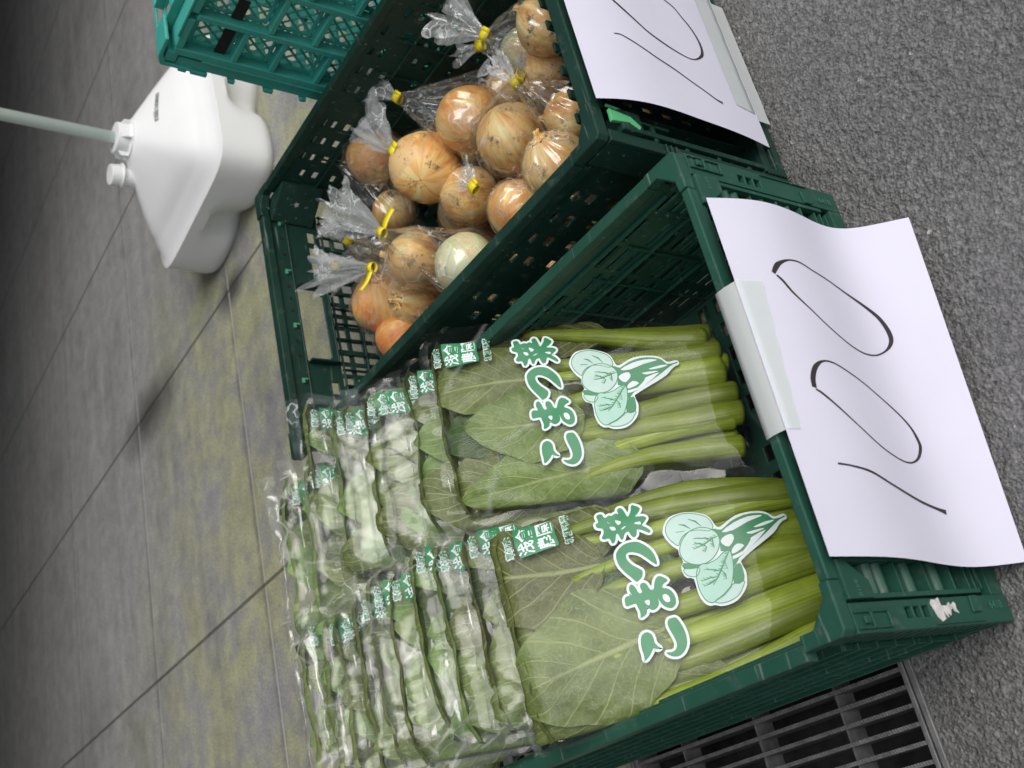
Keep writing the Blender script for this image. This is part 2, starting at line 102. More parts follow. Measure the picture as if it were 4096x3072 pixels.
def paving_mat():
    m, n, l, p = newmat('stone_paving')
    c = n.new('ShaderNodeTexCoord'); s = n.new('ShaderNodeSeparateXYZ'); l.new(c.outputs['Object'], s.inputs[0])
    def line(out, off, per, w, soft):
        a = math_node(n, l, 'SUBTRACT', out, off); b = math_node(n, l, 'DIVIDE', a, per)
        r0 = math_node(n, l, 'ROUND', b); d = math_node(n, l, 'SUBTRACT', b, r0); d = math_node(n, l, 'ABSOLUTE', d); d = math_node(n, l, 'MULTIPLY', d, per)
        mr = n.new('ShaderNodeMapRange'); l.new(d, mr.inputs[0]); mr.inputs[1].default_value = w; mr.inputs[2].default_value = w + soft; mr.inputs[3].default_value = 1; mr.inputs[4].default_value = 0
        return mr.outputs[0]
    lx = line(s.outputs[0], .503, .627, .0018, .002); ly = line(s.outputs[1], 1.317, .612, .0015, .0015)
    lyw = line(s.outputs[1], 1.322, .612, .004, .012)
    t = noise_tex(n, l, 1.3, 5, .6); tf = noise_tex(n, l, 240, 3, .6); tm = noise_tex(n, l, 22, 5, .7); to = noise_tex(n, l, 1.1, 2, .5)
    base = ramp(n, l, tm.outputs[0], [(.3, (.225, .225, .225)), (.7, (.335, .334, .333))])
    gr = ramp(n, l, tf.outputs[0], [(.28, (.62, .62, .62)), (.72, (1.32, 1.32, 1.32))])
    cA = mixcol(n, l, 1, base.outputs[0], gr.outputs[0], 'MULTIPLY')
    ol = n.new('ShaderNodeMapRange'); d2 = math_node(n, l, 'ADD', s.outputs[1], math_node(n, l, 'MULTIPLY', s.outputs[0], .35)); d3 = math_node(n, l, 'ADD', d2, math_node(n, l, 'MULTIPLY', to.outputs[0], 1.4))
    l.new(d3, ol.inputs[0]); ol.inputs[1].default_value = 2.25; ol.inputs[2].default_value = 3.1; ol.inputs[3].default_value = 1; ol.inputs[4].default_value = 0
    moss = noise_tex(n, l, 5.5, 6, .7); mossr = ramp(n, l, moss.outputs[0], [(.40, (0, 0, 0)), (.56, (1, 1, 1))]); mf = math_node(n, l, 'MULTIPLY', ol.outputs[0], mossr.outputs[0])
    cB = mixcol(n, l, mf, cA, mixcol(n, l, 1, cA, (1.15, 1.17, .76), 'MULTIPLY'))
    speck = noise_tex(n, l, 120, 3, .6); sr = ramp(n, l, speck.outputs[0], [(.66, (0, 0, 0)), (.72, (.5, .5, .5))]); cB = mixcol(n, l, math_node(n, l, 'MULTIPLY', sr.outputs[0], mf), cB, (.40, .40, .31))
    dk = noise_tex(n, l, 3.1, 6, .65); dr = ramp(n, l, dk.outputs[0], [(.28, (.72, .72, .72)), (.5, (1, 1, 1))]); cB = mixcol(n, l, 1, cB, dr.outputs[0], 'MULTIPLY')
    # worn light and dark streaks along the rows
    mp = n.new('ShaderNodeMapping'); mp.inputs['Scale'].default_value = (.8, 9, 1); l.new(c.outputs['Object'], mp.inputs[0]); ts = noise_tex(n, l, 1.6, 5, .6, vec=mp.outputs[0])
    st = ramp(n, l, ts.outputs[0], [(.3, (.86, .86, .86)), (.7, (1.1, 1.1, 1.1))]); cB = mixcol(n, l, 1, cB, st.outputs[0], 'MULTIPLY')
    # dark trodden stain at the joint crossing
    def spot(x, y, rad, ax):
        ux = math_node(n, l, 'SUBTRACT', s.outputs[0], x); uy = math_node(n, l, 'MULTIPLY', math_node(n, l, 'SUBTRACT', s.outputs[1], y), ax)
        q = math_node(n, l, 'SQRT', math_node(n, l, 'ADD', math_node(n, l, 'MULTIPLY', ux, ux), math_node(n, l, 'MULTIPLY', uy, uy)))
        q = math_node(n, l, 'ADD', q, math_node(n, l, 'MULTIPLY', math_node(n, l, 'SUBTRACT', t.outputs[0], .5), rad * 1.2))
        mr = n.new('ShaderNodeMapRange'); l.new(q, mr.inputs[0]); mr.inputs[1].default_value = rad * .25; mr.inputs[2].default_value = rad; mr.inputs[3].default_value = .85; mr.inputs[4].default_value = 0
        return mr.outputs[0]
    sp = spot(1.12, 1.84, .10, .38); sp2 = spot(1.125, 1.30, .05, .5); sp = math_node(n, l, 'MAXIMUM', sp, sp2)
    cC = mixcol(n, l, sp, cB, (.035, .034, .032))
    cD = mixcol(n, l, math_node(n, l, 'MULTIPLY', lyw, math_node(n, l, 'SUBTRACT', 1.0, math_node(n, l, 'MULTIPLY', tm.outputs[0], 1.2))), cC, (.075, .072, .075))
    cE = mixcol(n, l, math_node(n, l, 'MULTIPLY', ly, math_node(n, l, 'MULTIPLY', t.outputs[0], 1.6)), cD, (.50, .49, .48)); jw = math_node(n, l, 'MULTIPLY', lx, math_node(n, l, 'ADD', math_node(n, l, 'MULTIPLY', tm.outputs[0], 1.0), .18)); cF = mixcol(n, l, jw, cE, (.03, .03, .03))
    l.new(cF, p.inputs['Base Color']); p.inputs['Roughness'].default_value = .62
    b1 = bump(n, l, tf.outputs[0], .35, .0008, p); bump(n, l, math_node(n, l, 'MULTIPLY', lx, -1.0), 1, .003, p, b1)
    return m
def metal_mat():
    m, n, l, p = newmat('galvanised_steel'); t = noise_tex(n, l, 60, 5, .7)
    r = ramp(n, l, t.outputs[0], [(.3, (.16, .16, .162)), (.7, (.34, .34, .345))]); l.new(r.outputs[0], p.inputs['Base Color'])
    p.inputs['Metallic'].default_value = .5; p.inputs['Roughness'].default_value = .42; bump(n, l, t.outputs[0], .2, .0005, p); return m
def film_mat(name, ior, bscale, bstr, rough=.05, tint=(.975, .985, .98), body=.02, crease_glint=.4, fmax=1.0):
    m, n, l, p = newmat(name); n.remove(p); out = n['Material Output']
    tr = n.new('ShaderNodeBsdfTransparent'); tr.inputs[0].default_value = (*tint, 1)
    gl = n.new('ShaderNodeBsdfGlossy'); gl.inputs['Roughness'].default_value = rough; gl.inputs[0].default_value = (1, 1, 1, 1)
    fr = n.new('ShaderNodeFresnel'); fr.inputs[0].default_value = ior
    c = n.new('ShaderNodeTexCoord')
    v = n.new('ShaderNodeTexVoronoi'); v.feature = 'F1'; v.inputs['Scale'].default_value = bscale
    nz = noise_tex(n, l, bscale * .5, 3, .6); av = n.new('ShaderNodeVectorMath'); av.operation = 'MULTIPLY_ADD'
    l.new(nz.outputs['Color'], av.inputs[0]); av.inputs[1].default_value = (.06, .06, .06); l.new(c.outputs['Object'], av.inputs[2]); l.new(av.outputs[0], v.inputs['Vector'])
    b = n.new('ShaderNodeBump'); b.inputs['Strength'].default_value = bstr; b.inputs['Distance'].default_value = .004; l.new(v.outputs['Distance'], b.inputs['Height'])
    n2 = noise_tex(n, l, bscale * 1.7, 2, .4); b2 = n.new('ShaderNodeBump'); b2.inputs['Strength'].default_value = bstr * .3; b2.inputs['Distance'].default_value = .0015
    l.new(n2.outputs[0], b2.inputs['Height']); l.new(b.outputs[0], b2.inputs['Normal'])
    l.new(b2.outputs[0], gl.inputs['Normal']); l.new(b2.outputs[0], fr.inputs['Normal'])
    mx = n.new('ShaderNodeMixShader'); l.new(math_node(n, l, 'MINIMUM', fr.outputs[0], fmax), mx.inputs[0]); l.new(tr.outputs[0], mx.inputs[1]); l.new(gl.outputs[0], mx.inputs[2])
    df = n.new('ShaderNodeBsdfDiffuse'); df.inputs[0].default_value = (.8, .84, .84, 1)
    ve = n.new('ShaderNodeTexVoronoi'); ve.feature = 'DISTANCE_TO_EDGE'; ve.inputs['Scale'].default_value = bscale * 1.1
    av2 = n.new('ShaderNodeVectorMath'); av2.operation = 'MULTIPLY_ADD'; l.new(nz.outputs['Color'], av2.inputs[0]); av2.inputs[1].default_value = (.05, .05, .05); l.new(c.outputs['Object'], av2.inputs[2]); l.new(av2.outputs[0], ve.inputs['Vector'])
    cr = n.new('ShaderNodeMapRange'); l.new(ve.outputs['Distance'], cr.inputs[0]); cr.inputs[1].default_value = 0; cr.inputs[2].default_value = .035; cr.inputs[3].default_value = crease_glint; cr.inputs[4].default_value = 0  # glints along the creases, painted in as diffuse white lines
    msk = noise_tex(n, l, bscale * .8, 2, .5); mk = n.new('ShaderNodeMapRange'); l.new(msk.outputs[0], mk.inputs[0]); mk.inputs[1].default_value = .48; mk.inputs[2].default_value = .6
    bb = math_node(n, l, 'ADD', math_node(n, l, 'MULTIPLY', cr.outputs[0], mk.outputs[0]), body)
    m2 = n.new('ShaderNodeMixShader'); l.new(bb, m2.inputs[0]); l.new(mx.outputs[0], m2.inputs[1]); l.new(df.outputs[0], m2.inputs[2])
    l.new(m2.outputs[0], out.inputs[0]); return m
def leaf_mat(name, c1, c2, vein):
    m, n, l, p = newmat(name)
    uv = n.new('ShaderNodeUVMap'); s = n.new('ShaderNodeSeparateXYZ'); l.new(uv.outputs[0], s.inputs[0])
    oi = n.new('ShaderNodeObjectInfo')
    au = math_node(n, l, 'ABSOLUTE', s.outputs[0])
    wn = noise_tex(n, l, 14, 3, .5); w = math_node(n, l, 'MULTIPLY', math_node(n, l, 'SUBTRACT', wn.outputs[0], .5), .10)
    k = math_node(n, l, 'SUBTRACT', s.outputs[1], math_node(n, l, 'MULTIPLY', math_node(n, l, 'POWER', au, .8), .38)); k = math_node(n, l, 'ADD', k, w)
    q = math_node(n, l, 'MULTIPLY', k, 6.5); fq = math_node(n, l, 'ABSOLUTE', math_node(n, l, 'SUBTRACT', math_node(n, l, 'FRACT', q), .5))
    mr = n.new('ShaderNodeMapRange'); l.new(fq, mr.inputs[0]); mr.inputs[1].default_value = .0; mr.inputs[2].default_value = .065; mr.inputs[3].default_value = 1; mr.inputs[4].default_value = 0
    mm = n.new('ShaderNodeMapRange'); l.new(math_node(n, l, 'ADD', au, math_node(n, l, 'MULTIPLY', s.outputs[1], .045)), mm.inputs[0]); mm.inputs[1].default_value = .035; mm.inputs[2].default_value = .075; mm.inputs[3].default_value = 1; mm.inputs[4].default_value = 0
    v = n.new('ShaderNodeTexVoronoi'); v.feature = 'DISTANCE_TO_EDGE'; v.inputs['Scale'].default_value = 120
    c = n.new('ShaderNodeTexCoord'); l.new(c.outputs['Object'], v.inputs['Vector'])
    mv = n.new('ShaderNodeMapRange'); l.new(v.outputs['Distance'], mv.inputs[0]); mv.inputs[1].default_value = 0; mv.inputs[2].default_value = .12; mv.inputs[3].default_value = .22; mv.inputs[4].default_value = 0
    veins = math_node(n, l, 'MAXIMUM', math_node(n, l, 'MAXIMUM', mr.outputs[0], mm.outputs[0]), mv.outputs[0])
    t = noise_tex(n, l, 26, 4, .6); base = ramp(n, l, t.outputs[0], [(.3, c1), (.72, c2)])
    hv = n.new('ShaderNodeHueSaturation'); l.new(base.outputs[0], hv.inputs['Color'])
    l.new(math_node(n, l, 'ADD', math_node(n, l, 'MULTIPLY', oi.outputs['Random'], .06), .475), hv.inputs['Hue'])
    l.new(math_node(n, l, 'ADD', math_node(n, l, 'MULTIPLY', oi.outputs['Random'], .8), .62), hv.inputs['Value'])
    colr = mixcol(n, l, math_node(n, l, 'MULTIPLY', veins, .75), hv.outputs[0], vein)
    br = noise_tex(n, l, 11, 5, .65); brr = ramp(n, l, br.outputs[0], [(.34, (.58, .60, .50)), (.5, (1, 1, 1)), (.72, (1.12, 1.08, 1.0))]); colr = mixcol(n, l, 1, colr, brr.outputs[0], 'MULTIPLY')
    l.new(colr, p.inputs['Base Color']); p.inputs['Roughness'].default_value = .5
    b1 = bump(n, l, veins, .35, .0012, p); t2 = noise_tex(n, l, 55, 4, .6); bump(n, l, t2.outputs[0], .8, .0035, p, b1)
    tl = n.new('ShaderNodeBsdfTranslucent'); l.new(colr, tl.inputs[0]); mx = n.new('ShaderNodeMixShader'); mx.inputs[0].default_value = .3
    l.new(p.outputs[0], mx.inputs[1]); l.new(tl.outputs[0], mx.inputs[2]); l.new(mx.outputs[0], n['Material Output'].inputs[0])
    return m
def stem_mat():
    m, n, l, p = newmat('leaf_stalk'); uv = n.new('ShaderNodeUVMap'); mp = n.new('ShaderNodeMapping'); mp.inputs['Scale'].default_value = (22, 1.2, 1); l.new(uv.outputs[0], mp.inputs[0])
    t = noise_tex(n, l, 1.5, 4, .6, vec=mp.outputs[0]); t2 = noise_tex(n, l, 30, 4, .6); oi = n.new('ShaderNodeObjectInfo')
    r = ramp(n, l, t.outputs[0], [(.3, (.16, .23, .012)), (.7, (.34, .42, .045))])
    g = ramp(n, l, t2.outputs[0], [(.35, (.75, .8, .7)), (.7, (1.1, 1.08, 1.0))]); c = mixcol(n, l, 1, r.outputs[0], g.outputs[0], 'MULTIPLY')
    hv = n.new('ShaderNodeHueSaturation'); l.new(c, hv.inputs['Color']); l.new(math_node(n, l, 'ADD', math_node(n, l, 'MULTIPLY', oi.outputs['Random'], .6), .62), hv.inputs['Value'])
    l.new(hv.outputs[0], p.inputs['Base Color']); p.inputs['Roughness'].default_value = .42; bump(n, l, t.outputs[0], .35, .0012, p); return m
def onion_mat(name, a, b, c, dirt=.5):
    m, n, l, p = newmat(name); uv = n.new('ShaderNodeUVMap')
    def st(sx, sy, scale, det=4):
        mp = n.new('ShaderNodeMapping'); mp.inputs['Scale'].default_value = (sx, sy, 1); l.new(uv.outputs[0], mp.inputs[0]); return noise_tex(n, l, scale, det, .65, vec=mp.outputs[0])
    t1 = st(46, 1.3, 1.0); t2 = noise_tex(n, l, 24, 5, .65); t3 = noise_tex(n, l, 48, 7, .8); t4 = st(7, 1.2, 1.0, 3)
    r = ramp(n, l, t4.outputs[0], [(.34, a), (.47, b), (.62, c)])
    s1 = ramp(n, l, t1.outputs[0], [(.32, (.80, .77, .72)), (.66, (1.10, 1.08, 1.06))]); col = mixcol(n, l, 1, r.outputs[0], s1.outputs[0], 'MULTIPLY')
    pt = ramp(n, l, t2.outputs[0], [(.5, (0, 0, 0)), (.53, (.85, .85, .85))]); col = mixcol(n, l, pt.outputs[0], col, tuple(x * .75 + .1 for x in b))
    d = ramp(n, l, t3.outputs[0], [(.55, (0, 0, 0)), (.62, (dirt,) * 3)]); col = mixcol(n, l, d.outputs[0], col, (.07, .05, .028))
    l.new(col, p.inputs['Base Color']); p.inputs['Roughness'].default_value = .45; b1 = bump(n, l, t1.outputs[0], .3, .0008, p); bump(n, l, t3.outputs[0], .3, .0008, p, b1); return m
def simple(name, col, rough=.6, var=.06, scale=30, bs=.1):
    m, n, l, p = newmat(name); t = noise_tex(n, l, scale, 4, .6)
    r = ramp(n, l, t.outputs[0], [(.3, tuple(x * (1 - var) for x in col)), (.7, tuple(min(1, x * (1 + var)) for x in col))])
    l.new(r.outputs[0], p.inputs['Base Color']); p.inputs['Roughness'].default_value = rough; bump(n, l, t.outputs[0], bs, .0006, p); return m
ASPH = asphalt_mat(); PAVE = paving_mat(); STEEL = metal_mat()
FILM = film_mat('clear_greens_film', 1.7, 9, .45, .02, (.997, .999, .997), .004, crease_glint=.10, fmax=.009)
FILMR = film_mat('folded_greens_film', 1.8, 17, .42, .015, (.997, .999, .997), .004, crease_glint=.20, fmax=.038)
FILM2 = film_mat('clear_crinkled_film', 1.8, 30, .55, .03, (.995, .995, .99), .02, crease_glint=.45, fmax=.2)
TAILF = film_mat('gathered_film', 1.55, 30, .25, .06, (.995, .995, .995), .14, crease_glint=.7, fmax=.2)
LEAF = leaf_mat('komatsuna_leaf', (.105, .140, .026), (.215, .255, .075), (.42, .48, .22))
LEAFR = leaf_mat('brightened_rear_leaf', (.14, .21, .045), (.28, .37, .13), (.50, .58, .32))  # same leaf, colour brightened for the rear bags to suggest film sheen
LEAFD = leaf_mat('deep_green_leaf', (.035, .07, .016), (.08, .13, .035), (.19, .25, .10))
STEM = stem_mat()
ON1 = onion_mat('onion_skin', (.60, .25, .07), (.88, .54, .18), (.92, .78, .40), .85)
ON2 = onion_mat('orange_onion_skin', (.80, .27, .06), (.86, .43, .12), (.88, .62, .26), .4)
ON3 = onion_mat('green_white_onion_skin', (.45, .56, .18), (.80, .82, .50), (.82, .66, .36), .05)
ONN = simple('dry_onion_neck', (.42, .33, .16), .7, .3, 90, .5)
PAPER = simple('white_paper', (.65, .64, .76), .75, .02, 14, .6)
INK = simple('black_marker_ink', (.035, .03, .034), .45, .15, 60)
TAPEW = film_mat('frosted_tape', 1.3, 30, .15, .25, (.88, .97, .92), .55, crease_glint=0)
YEL = simple('yellow_tape', (.85, .70, .012), .4, .05)
TANK = simple('white_polyethylene', (.76, .77, .78), .42, .015, 10, .05)
POLE = simple('pale_green_pole_paint', (.60, .70, .67), .35, .02, 20)
PGREEN = simple('printed_green_ink', (.022, .22, .085), .4, .03, 200)
PWHITE = simple('printed_white_ink', (.72, .80, .80), .5, .02, 200)
PPALE = simple('printed_pale_green_ink', (.50, .68, .62), .5, .03, 200)
PMID = simple('printed_mint_ink', (.40, .64, .54), .5, .05, 60)
BLACK = simple('painted_hole_shade', (.012, .012, .012), .9)  # flat black painted in for the shade inside small holes
WALLM = simple('dark_tiled_wall', (.22, .22, .22), .5)
AWN = simple('awning_cloth', (.25, .25, .25), .8)
CODEI = simple('grey_stamped_ink', (.16, .18, .17), .6)
STICK = simple('torn_label_paper', (.62, .60, .60), .8, .25, 120, .4)
SOILM = simple('pit_floor', (.05, .05, .05), .9, .5, 30, .8)

# ------------------------------------------------------------------ mesh helpers
def V3(*a): return Vector(a)
class MB:
    def __init__(s): s.v = []; s.f = []; s.uv = None
    def add(s, vs, fs):
        k = len(s.v); s.v += [tuple(v) for v in vs]; s.f += [tuple(i + k for i in f) for f in fs]; return s
    def box(s, x0, x1, y0, y1, z0, z1):
        if x0 > x1: x0, x1 = x1, x0
        if y0 > y1: y0, y1 = y1, y0
        if z0 > z1: z0, z1 = z1, z0
        return s.add([(x0, y0, z0), (x1, y0, z0), (x1, y1, z0), (x0, y1, z0), (x0, y0, z1), (x1, y0, z1), (x1, y1, z1), (x0, y1, z1)],
              [(0, 3, 2, 1), (4, 5, 6, 7), (0, 1, 5, 4), (1, 2, 6, 5), (2, 3, 7, 6), (3, 0, 4, 7)])
    def obox(s, c, ax, ay, az):
        c = Vector(c); P = [c + ax * i + ay * j + az * k for k in (-1, 1) for j in (-1, 1) for i in (-1, 1)]
        return s.add(P, [(0, 2, 3, 1), (4, 5, 7, 6), (0, 1, 5, 4), (1, 3, 7, 5), (3, 2, 6, 7), (2, 0, 4, 6)])
    def bar(s, a, b, w, t, nrm):
        a, b, nrm = Vector(a), Vector(b), Vector(nrm).normalized(); d = b - a; x = d.normalized(); y = nrm.cross(x)
        return s.obox((a + b) / 2, d / 2, y * w / 2, nrm * t / 2)
    def prism(s, poly, fn, t0, t1):     # poly of 2-D points; fn(u, v, t) -> point
        n = len(poly); P = [fn(u, v, t0) for u, v in poly] + [fn(u, v, t1) for u, v in poly]
        return s.add(P, [tuple(range(n)), tuple(range(2 * n - 1, n - 1, -1))] + [(i, n + i, n + (i + 1) % n, (i + 1) % n) for i in range(n)])
    def panel(s, O, U, W, N, us, vs, hole):
        O, U, W, N = Vector(O), Vector(U), Vector(W), Vector(N); idx = {}
        def P(i, j, k):
            if (i, j, k) not in idx:
                idx[(i, j, k)] = len(s.v); s.v.append(tuple(O + U * us[i] + W * vs[j] + N * k))
            return idx[(i, j, k)]
        nu, nv = len(us) - 1, len(vs) - 1
        sol = lambda i, j: 0 <= i < nu and 0 <= j < nv and not hole(i, j)
        for i in range(nu):
            for j in range(nv):
                if not sol(i, j): continue
                s.f.append((P(i, j, 0), P(i, j + 1, 0), P(i + 1, j + 1, 0), P(i + 1, j, 0)))
                s.f.append((P(i, j, 1), P(i + 1, j, 1), P(i + 1, j + 1, 1), P(i, j + 1, 1)))
                if not sol(i - 1, j): s.f.append((P(i, j, 0), P(i, j, 1), P(i, j + 1, 1), P(i, j + 1, 0)))
                if not sol(i + 1, j): s.f.append((P(i + 1, j, 0), P(i + 1, j + 1, 0), P(i + 1, j + 1, 1), P(i + 1, j, 1)))
                if not sol(i, j - 1): s.f.append((P(i, j, 0), P(i + 1, j, 0), P(i + 1, j, 1), P(i, j, 1)))
                if not sol(i, j + 1): s.f.append((P(i, j + 1, 0), P(i, j + 1, 1), P(i + 1, j + 1, 1), P(i + 1, j + 1, 0)))
        return s
    def tube(s, pts, rads, seg=10, flat=1.0, nrm=None, caps=True):
        k = len(s.v); n = len(pts); pts = [Vector(p) for p in pts]; up0 = Vector(nrm) if nrm else Vector((0.13, .21, .97))
        for i, p in enumerate(pts):
            d = (pts[min(i + 1, n - 1)] - pts[max(i - 1, 0)]).normalized(); sd = d.cross(up0).normalized(); up = sd.cross(d)
            for j in range(seg):
                a = 2 * math.pi * j / seg; s.v.append(tuple(p + sd * math.cos(a) * rads[i] + up * math.sin(a) * rads[i] * flat))
        for i in range(n - 1):
            for j in range(seg):
                a, b = k + i * seg + j, k + i * seg + (j + 1) % seg; s.f.append((a, b, b + seg, a + seg))
        if caps: s.f.append(tuple(k + j for j in range(seg - 1, -1, -1))); s.f.append(tuple(k + (n - 1) * seg + j for j in range(seg)))
        return s
    def build(s, name, mat, parent=None, smooth=False, bevel=0, uvs=None, loc=None, seg=2, solid=0):
        me = bpy.data.meshes.new(name)
        off = Vector((0, 0, 0))
        if parent is not None: off = Vector(parent['abs'])
        elif loc is not None: off = Vector(loc)
        me.from_pydata([tuple(Vector(v) - off) for v in s.v], [], s.f); me.materials.append(mat)
        if uvs:
            ul = me.uv_layers.new(name='UVMap')
            for lp in me.loops: ul.data[lp.index].uv = uvs[lp.vertex_index]
        bm = bmesh.new(); bm.from_mesh(me); bmesh.ops.recalc_face_normals(bm, faces=bm.faces) if not uvs and not smooth else None; bm.to_mesh(me); bm.free()
        if smooth:
            for p_ in me.polygons: p_.use_smooth = True
        o = bpy.data.objects.new(name, me); COL.objects.link(o)
        if parent is not None: o.parent = parent
        else: o.location = off
        o['abs'] = tuple(off)
        if bevel:
            b = o.modifiers.new('bevel', 'BEVEL'); b.width = bevel; b.segments = seg; b.limit_method = 'ANGLE'; b.angle_limit = R(40)
        if solid:
            b = o.modifiers.new('solid', 'SOLIDIFY'); b.thickness = solid
        return o
def thing(name, loc, label, cat, group=None, kind=None):
    o = bpy.data.objects.new(name, None); COL.objects.link(o); o.location = loc; o['abs'] = tuple(loc); o.empty_display_size = .05
    return tag(o, label, cat, group, kind)
def tag(o, label=None, cat=None, group=None, kind=None):
    if label: o['label'] = label
    if cat: o['category'] = cat
    if group: o['group'] = group
    if kind: o['kind'] = kind
    return o
rnd = random.Random(7)
def text_polys(txt, size, offset=0.0):
    c = bpy.data.curves.new('txt', 'FONT'); c.body = txt; c.size = size; c.offset = offset; c.align_x = 'CENTER'; c.align_y = 'CENTER'; c.resolution_u = 4
    o = bpy.data.objects.new('txt', c); COL.objects.link(o); dg = bpy.context.evaluated_depsgraph_get(); dg.update()
    me = bpy.data.meshes.new_from_object(o.evaluated_get(dg)); vs = [v.co.copy() for v in me.vertices]; fs = [tuple(p.vertices) for p in me.polygons]
    bpy.data.objects.remove(o); bpy.data.curves.remove(c); bpy.data.meshes.remove(me)
    return vs, fs

# ------------------------------------------------------------------ ground
g = MB()
def sheet(x0, x1, y0, y1, z): return MB().add([(x0, y0, z), (x1, y0, z), (x1, y1, z), (x0, y1, z)], [(0, 1, 2, 3)])
# asphalt: finely displaced near the crates
gx, gy = 620, 330; ax0, ax1, ay0, ay1 = -.20, .95, -.50, .100
am = MB()
for j in range(gy + 1):
    for i in range(gx + 1):
        x = ax0 + (ax1 - ax0) * i / gx; y = ay0 + (ay1 - ay0) * j / gy
        e = min(1, min(x - ax0, ax1 - x, y - ay0, ay1 - y) / .02)
        q = -abs(noise.noise((x * 120, y * 120, 0))) * .0022 + noise.noise((x * 230, y * 230, 3)) * .0011 + noise.noise((x * 9, y * 9, 7)) * .0012 + .0004
        am.v.append((x, y, (q - .0012) * max(0, e) - .0005 * (1 - max(0, e))))
for j in range(gy):
    for i in range(gx):
        a = j * (gx + 1) + i; am.f.append((a, a + 1, a + gx + 2, a + gx + 1))
tag(am.build('asphalt', ASPH, smooth=True), kind='structure')
go = MB(); 
go.add([(-60, -60, -.0045), (60, -60, -.0045), (60, .100, -.0045), (-60, .100, -.0045)], [(0, 1, 2, 3)])
tag(go.build('road', ASPH), kind='structure')
pv = MB(); pv.add([(-60, .470, 0), (.33, .470, 0), (.33, 60, 0), (-60, 60, 0)], [(0, 1, 2, 3)]); pv.add([(.33, .1005, 0), (60, .1005, 0), (60, 60, 0), (.33, 60, 0)], [(0, 1, 2, 3)])
tag(pv.build('paving', PAVE), kind='structure')
pit = MB(); zb = -.16
pit.add([(-1.2, .10, zb), (.33, .10, zb), (.33, .47, zb), (-1.2, .47, zb)], [(0, 1, 2, 3)])
pit.add([(-1.2, .10, zb), (.33, .10, zb), (.33, .10, -.0005), (-1.2, .10, -.0005)], [(0, 1, 2, 3)])
pit.add([(-1.2, .47, zb), (.33, .47, zb), (.33, .47, -.0005), (-1.2, .47, -.0005)], [(0, 3, 2, 1)])
pit.add([(.33, .10, zb), (.33, .47, zb), (.33, .47, -.0005), (.33, .10, -.0005)], [(0, 1, 2, 3)])
pit.add([(-1.2, .10, zb), (-1.2, .47, zb), (-1.2, .47, -.0005), (-1.2, .10, -.0005)], [(0, 3, 2, 1)])
tag(pit.build('drain_pit', SOILM), kind='structure')
# drain grate
gt = thing('drain_grate', (-.1, .28, 0), 'dark steel drain grate with serrated bars beside the greens crate', 'drain grate')
fr = MB()
fr.box(-1.15, .32, .1005, .106, -.03, .0015); fr.box(-1.15, .32, .1085, .113, -.03, .0005); fr.box(-1.15, .32, .458, .463, -.03, .0005); fr.box(-1.15, .32, .465, .4695, -.03, .0015)
fr.build('frame', STEEL, gt, bevel=.0006)
rods = MB()
yy = .190
for yy in (.190, .291, .394): rods.box(-1.15, .32, yy - .0012, yy + .0012, -.030, -.007)
rods.build('cross_bar', STEEL, gt)
x = -.018
k = 0
for k in range(-12, 30):
    x = -.018 - k * .0148
    if x > .17: continue
    b = MB(); b.box(x - .0017, x + .0017, .1132, .4578, -.03, -.0012)
    n_t = 115
    for q in range(n_t):
        y0 = .115 + q * .00298
        b.add([(x - .0017, y0, -.0012), (x + .0017, y0 + .0012, -.0012), (x + .0017, y0 + .0028, -.0012), (x - .0017, y0 + .0016, -.0012), (x - .0017, y0 + .0008, .0006), (x + .0017, y0 + .0020, .0006)],
              [(0, 1, 5, 4), (2, 3, 4, 5), (0, 4, 3), (1, 2, 5)])
    b.build('bearing_bar', STEEL, gt)
# unseen shop front and awning, plus two low panels added to shade the paving
bd = thing('shop_building', (3, 5.2, 0), 'unseen dark shop front with awning and added shade panels behind the paving', 'building')
MB().box(-6, 9, 5.2, 5.4, 0, 3.6).build('wall', WALLM, bd)
MB().box(-6, 9, 1.15, 5.2, 2.45, 2.5).build('awning', AWN, bd)
MB().box(4.2, 4.4, .4, 5.2, 0, 2.45).build('side_wall', WALLM, bd)
MB().box(2.3, 4.2, .9, 5.2, 1.45, 1.50).build('side_shade_panel', AWN, bd)  # out of view, added only to darken the floor on this side
MB().box(-2.5, 2.29, 1.6, 5.2, 1.45, 1.50).build('back_shade_panel', AWN, bd)  # out of view, a light blocker added over the far floor

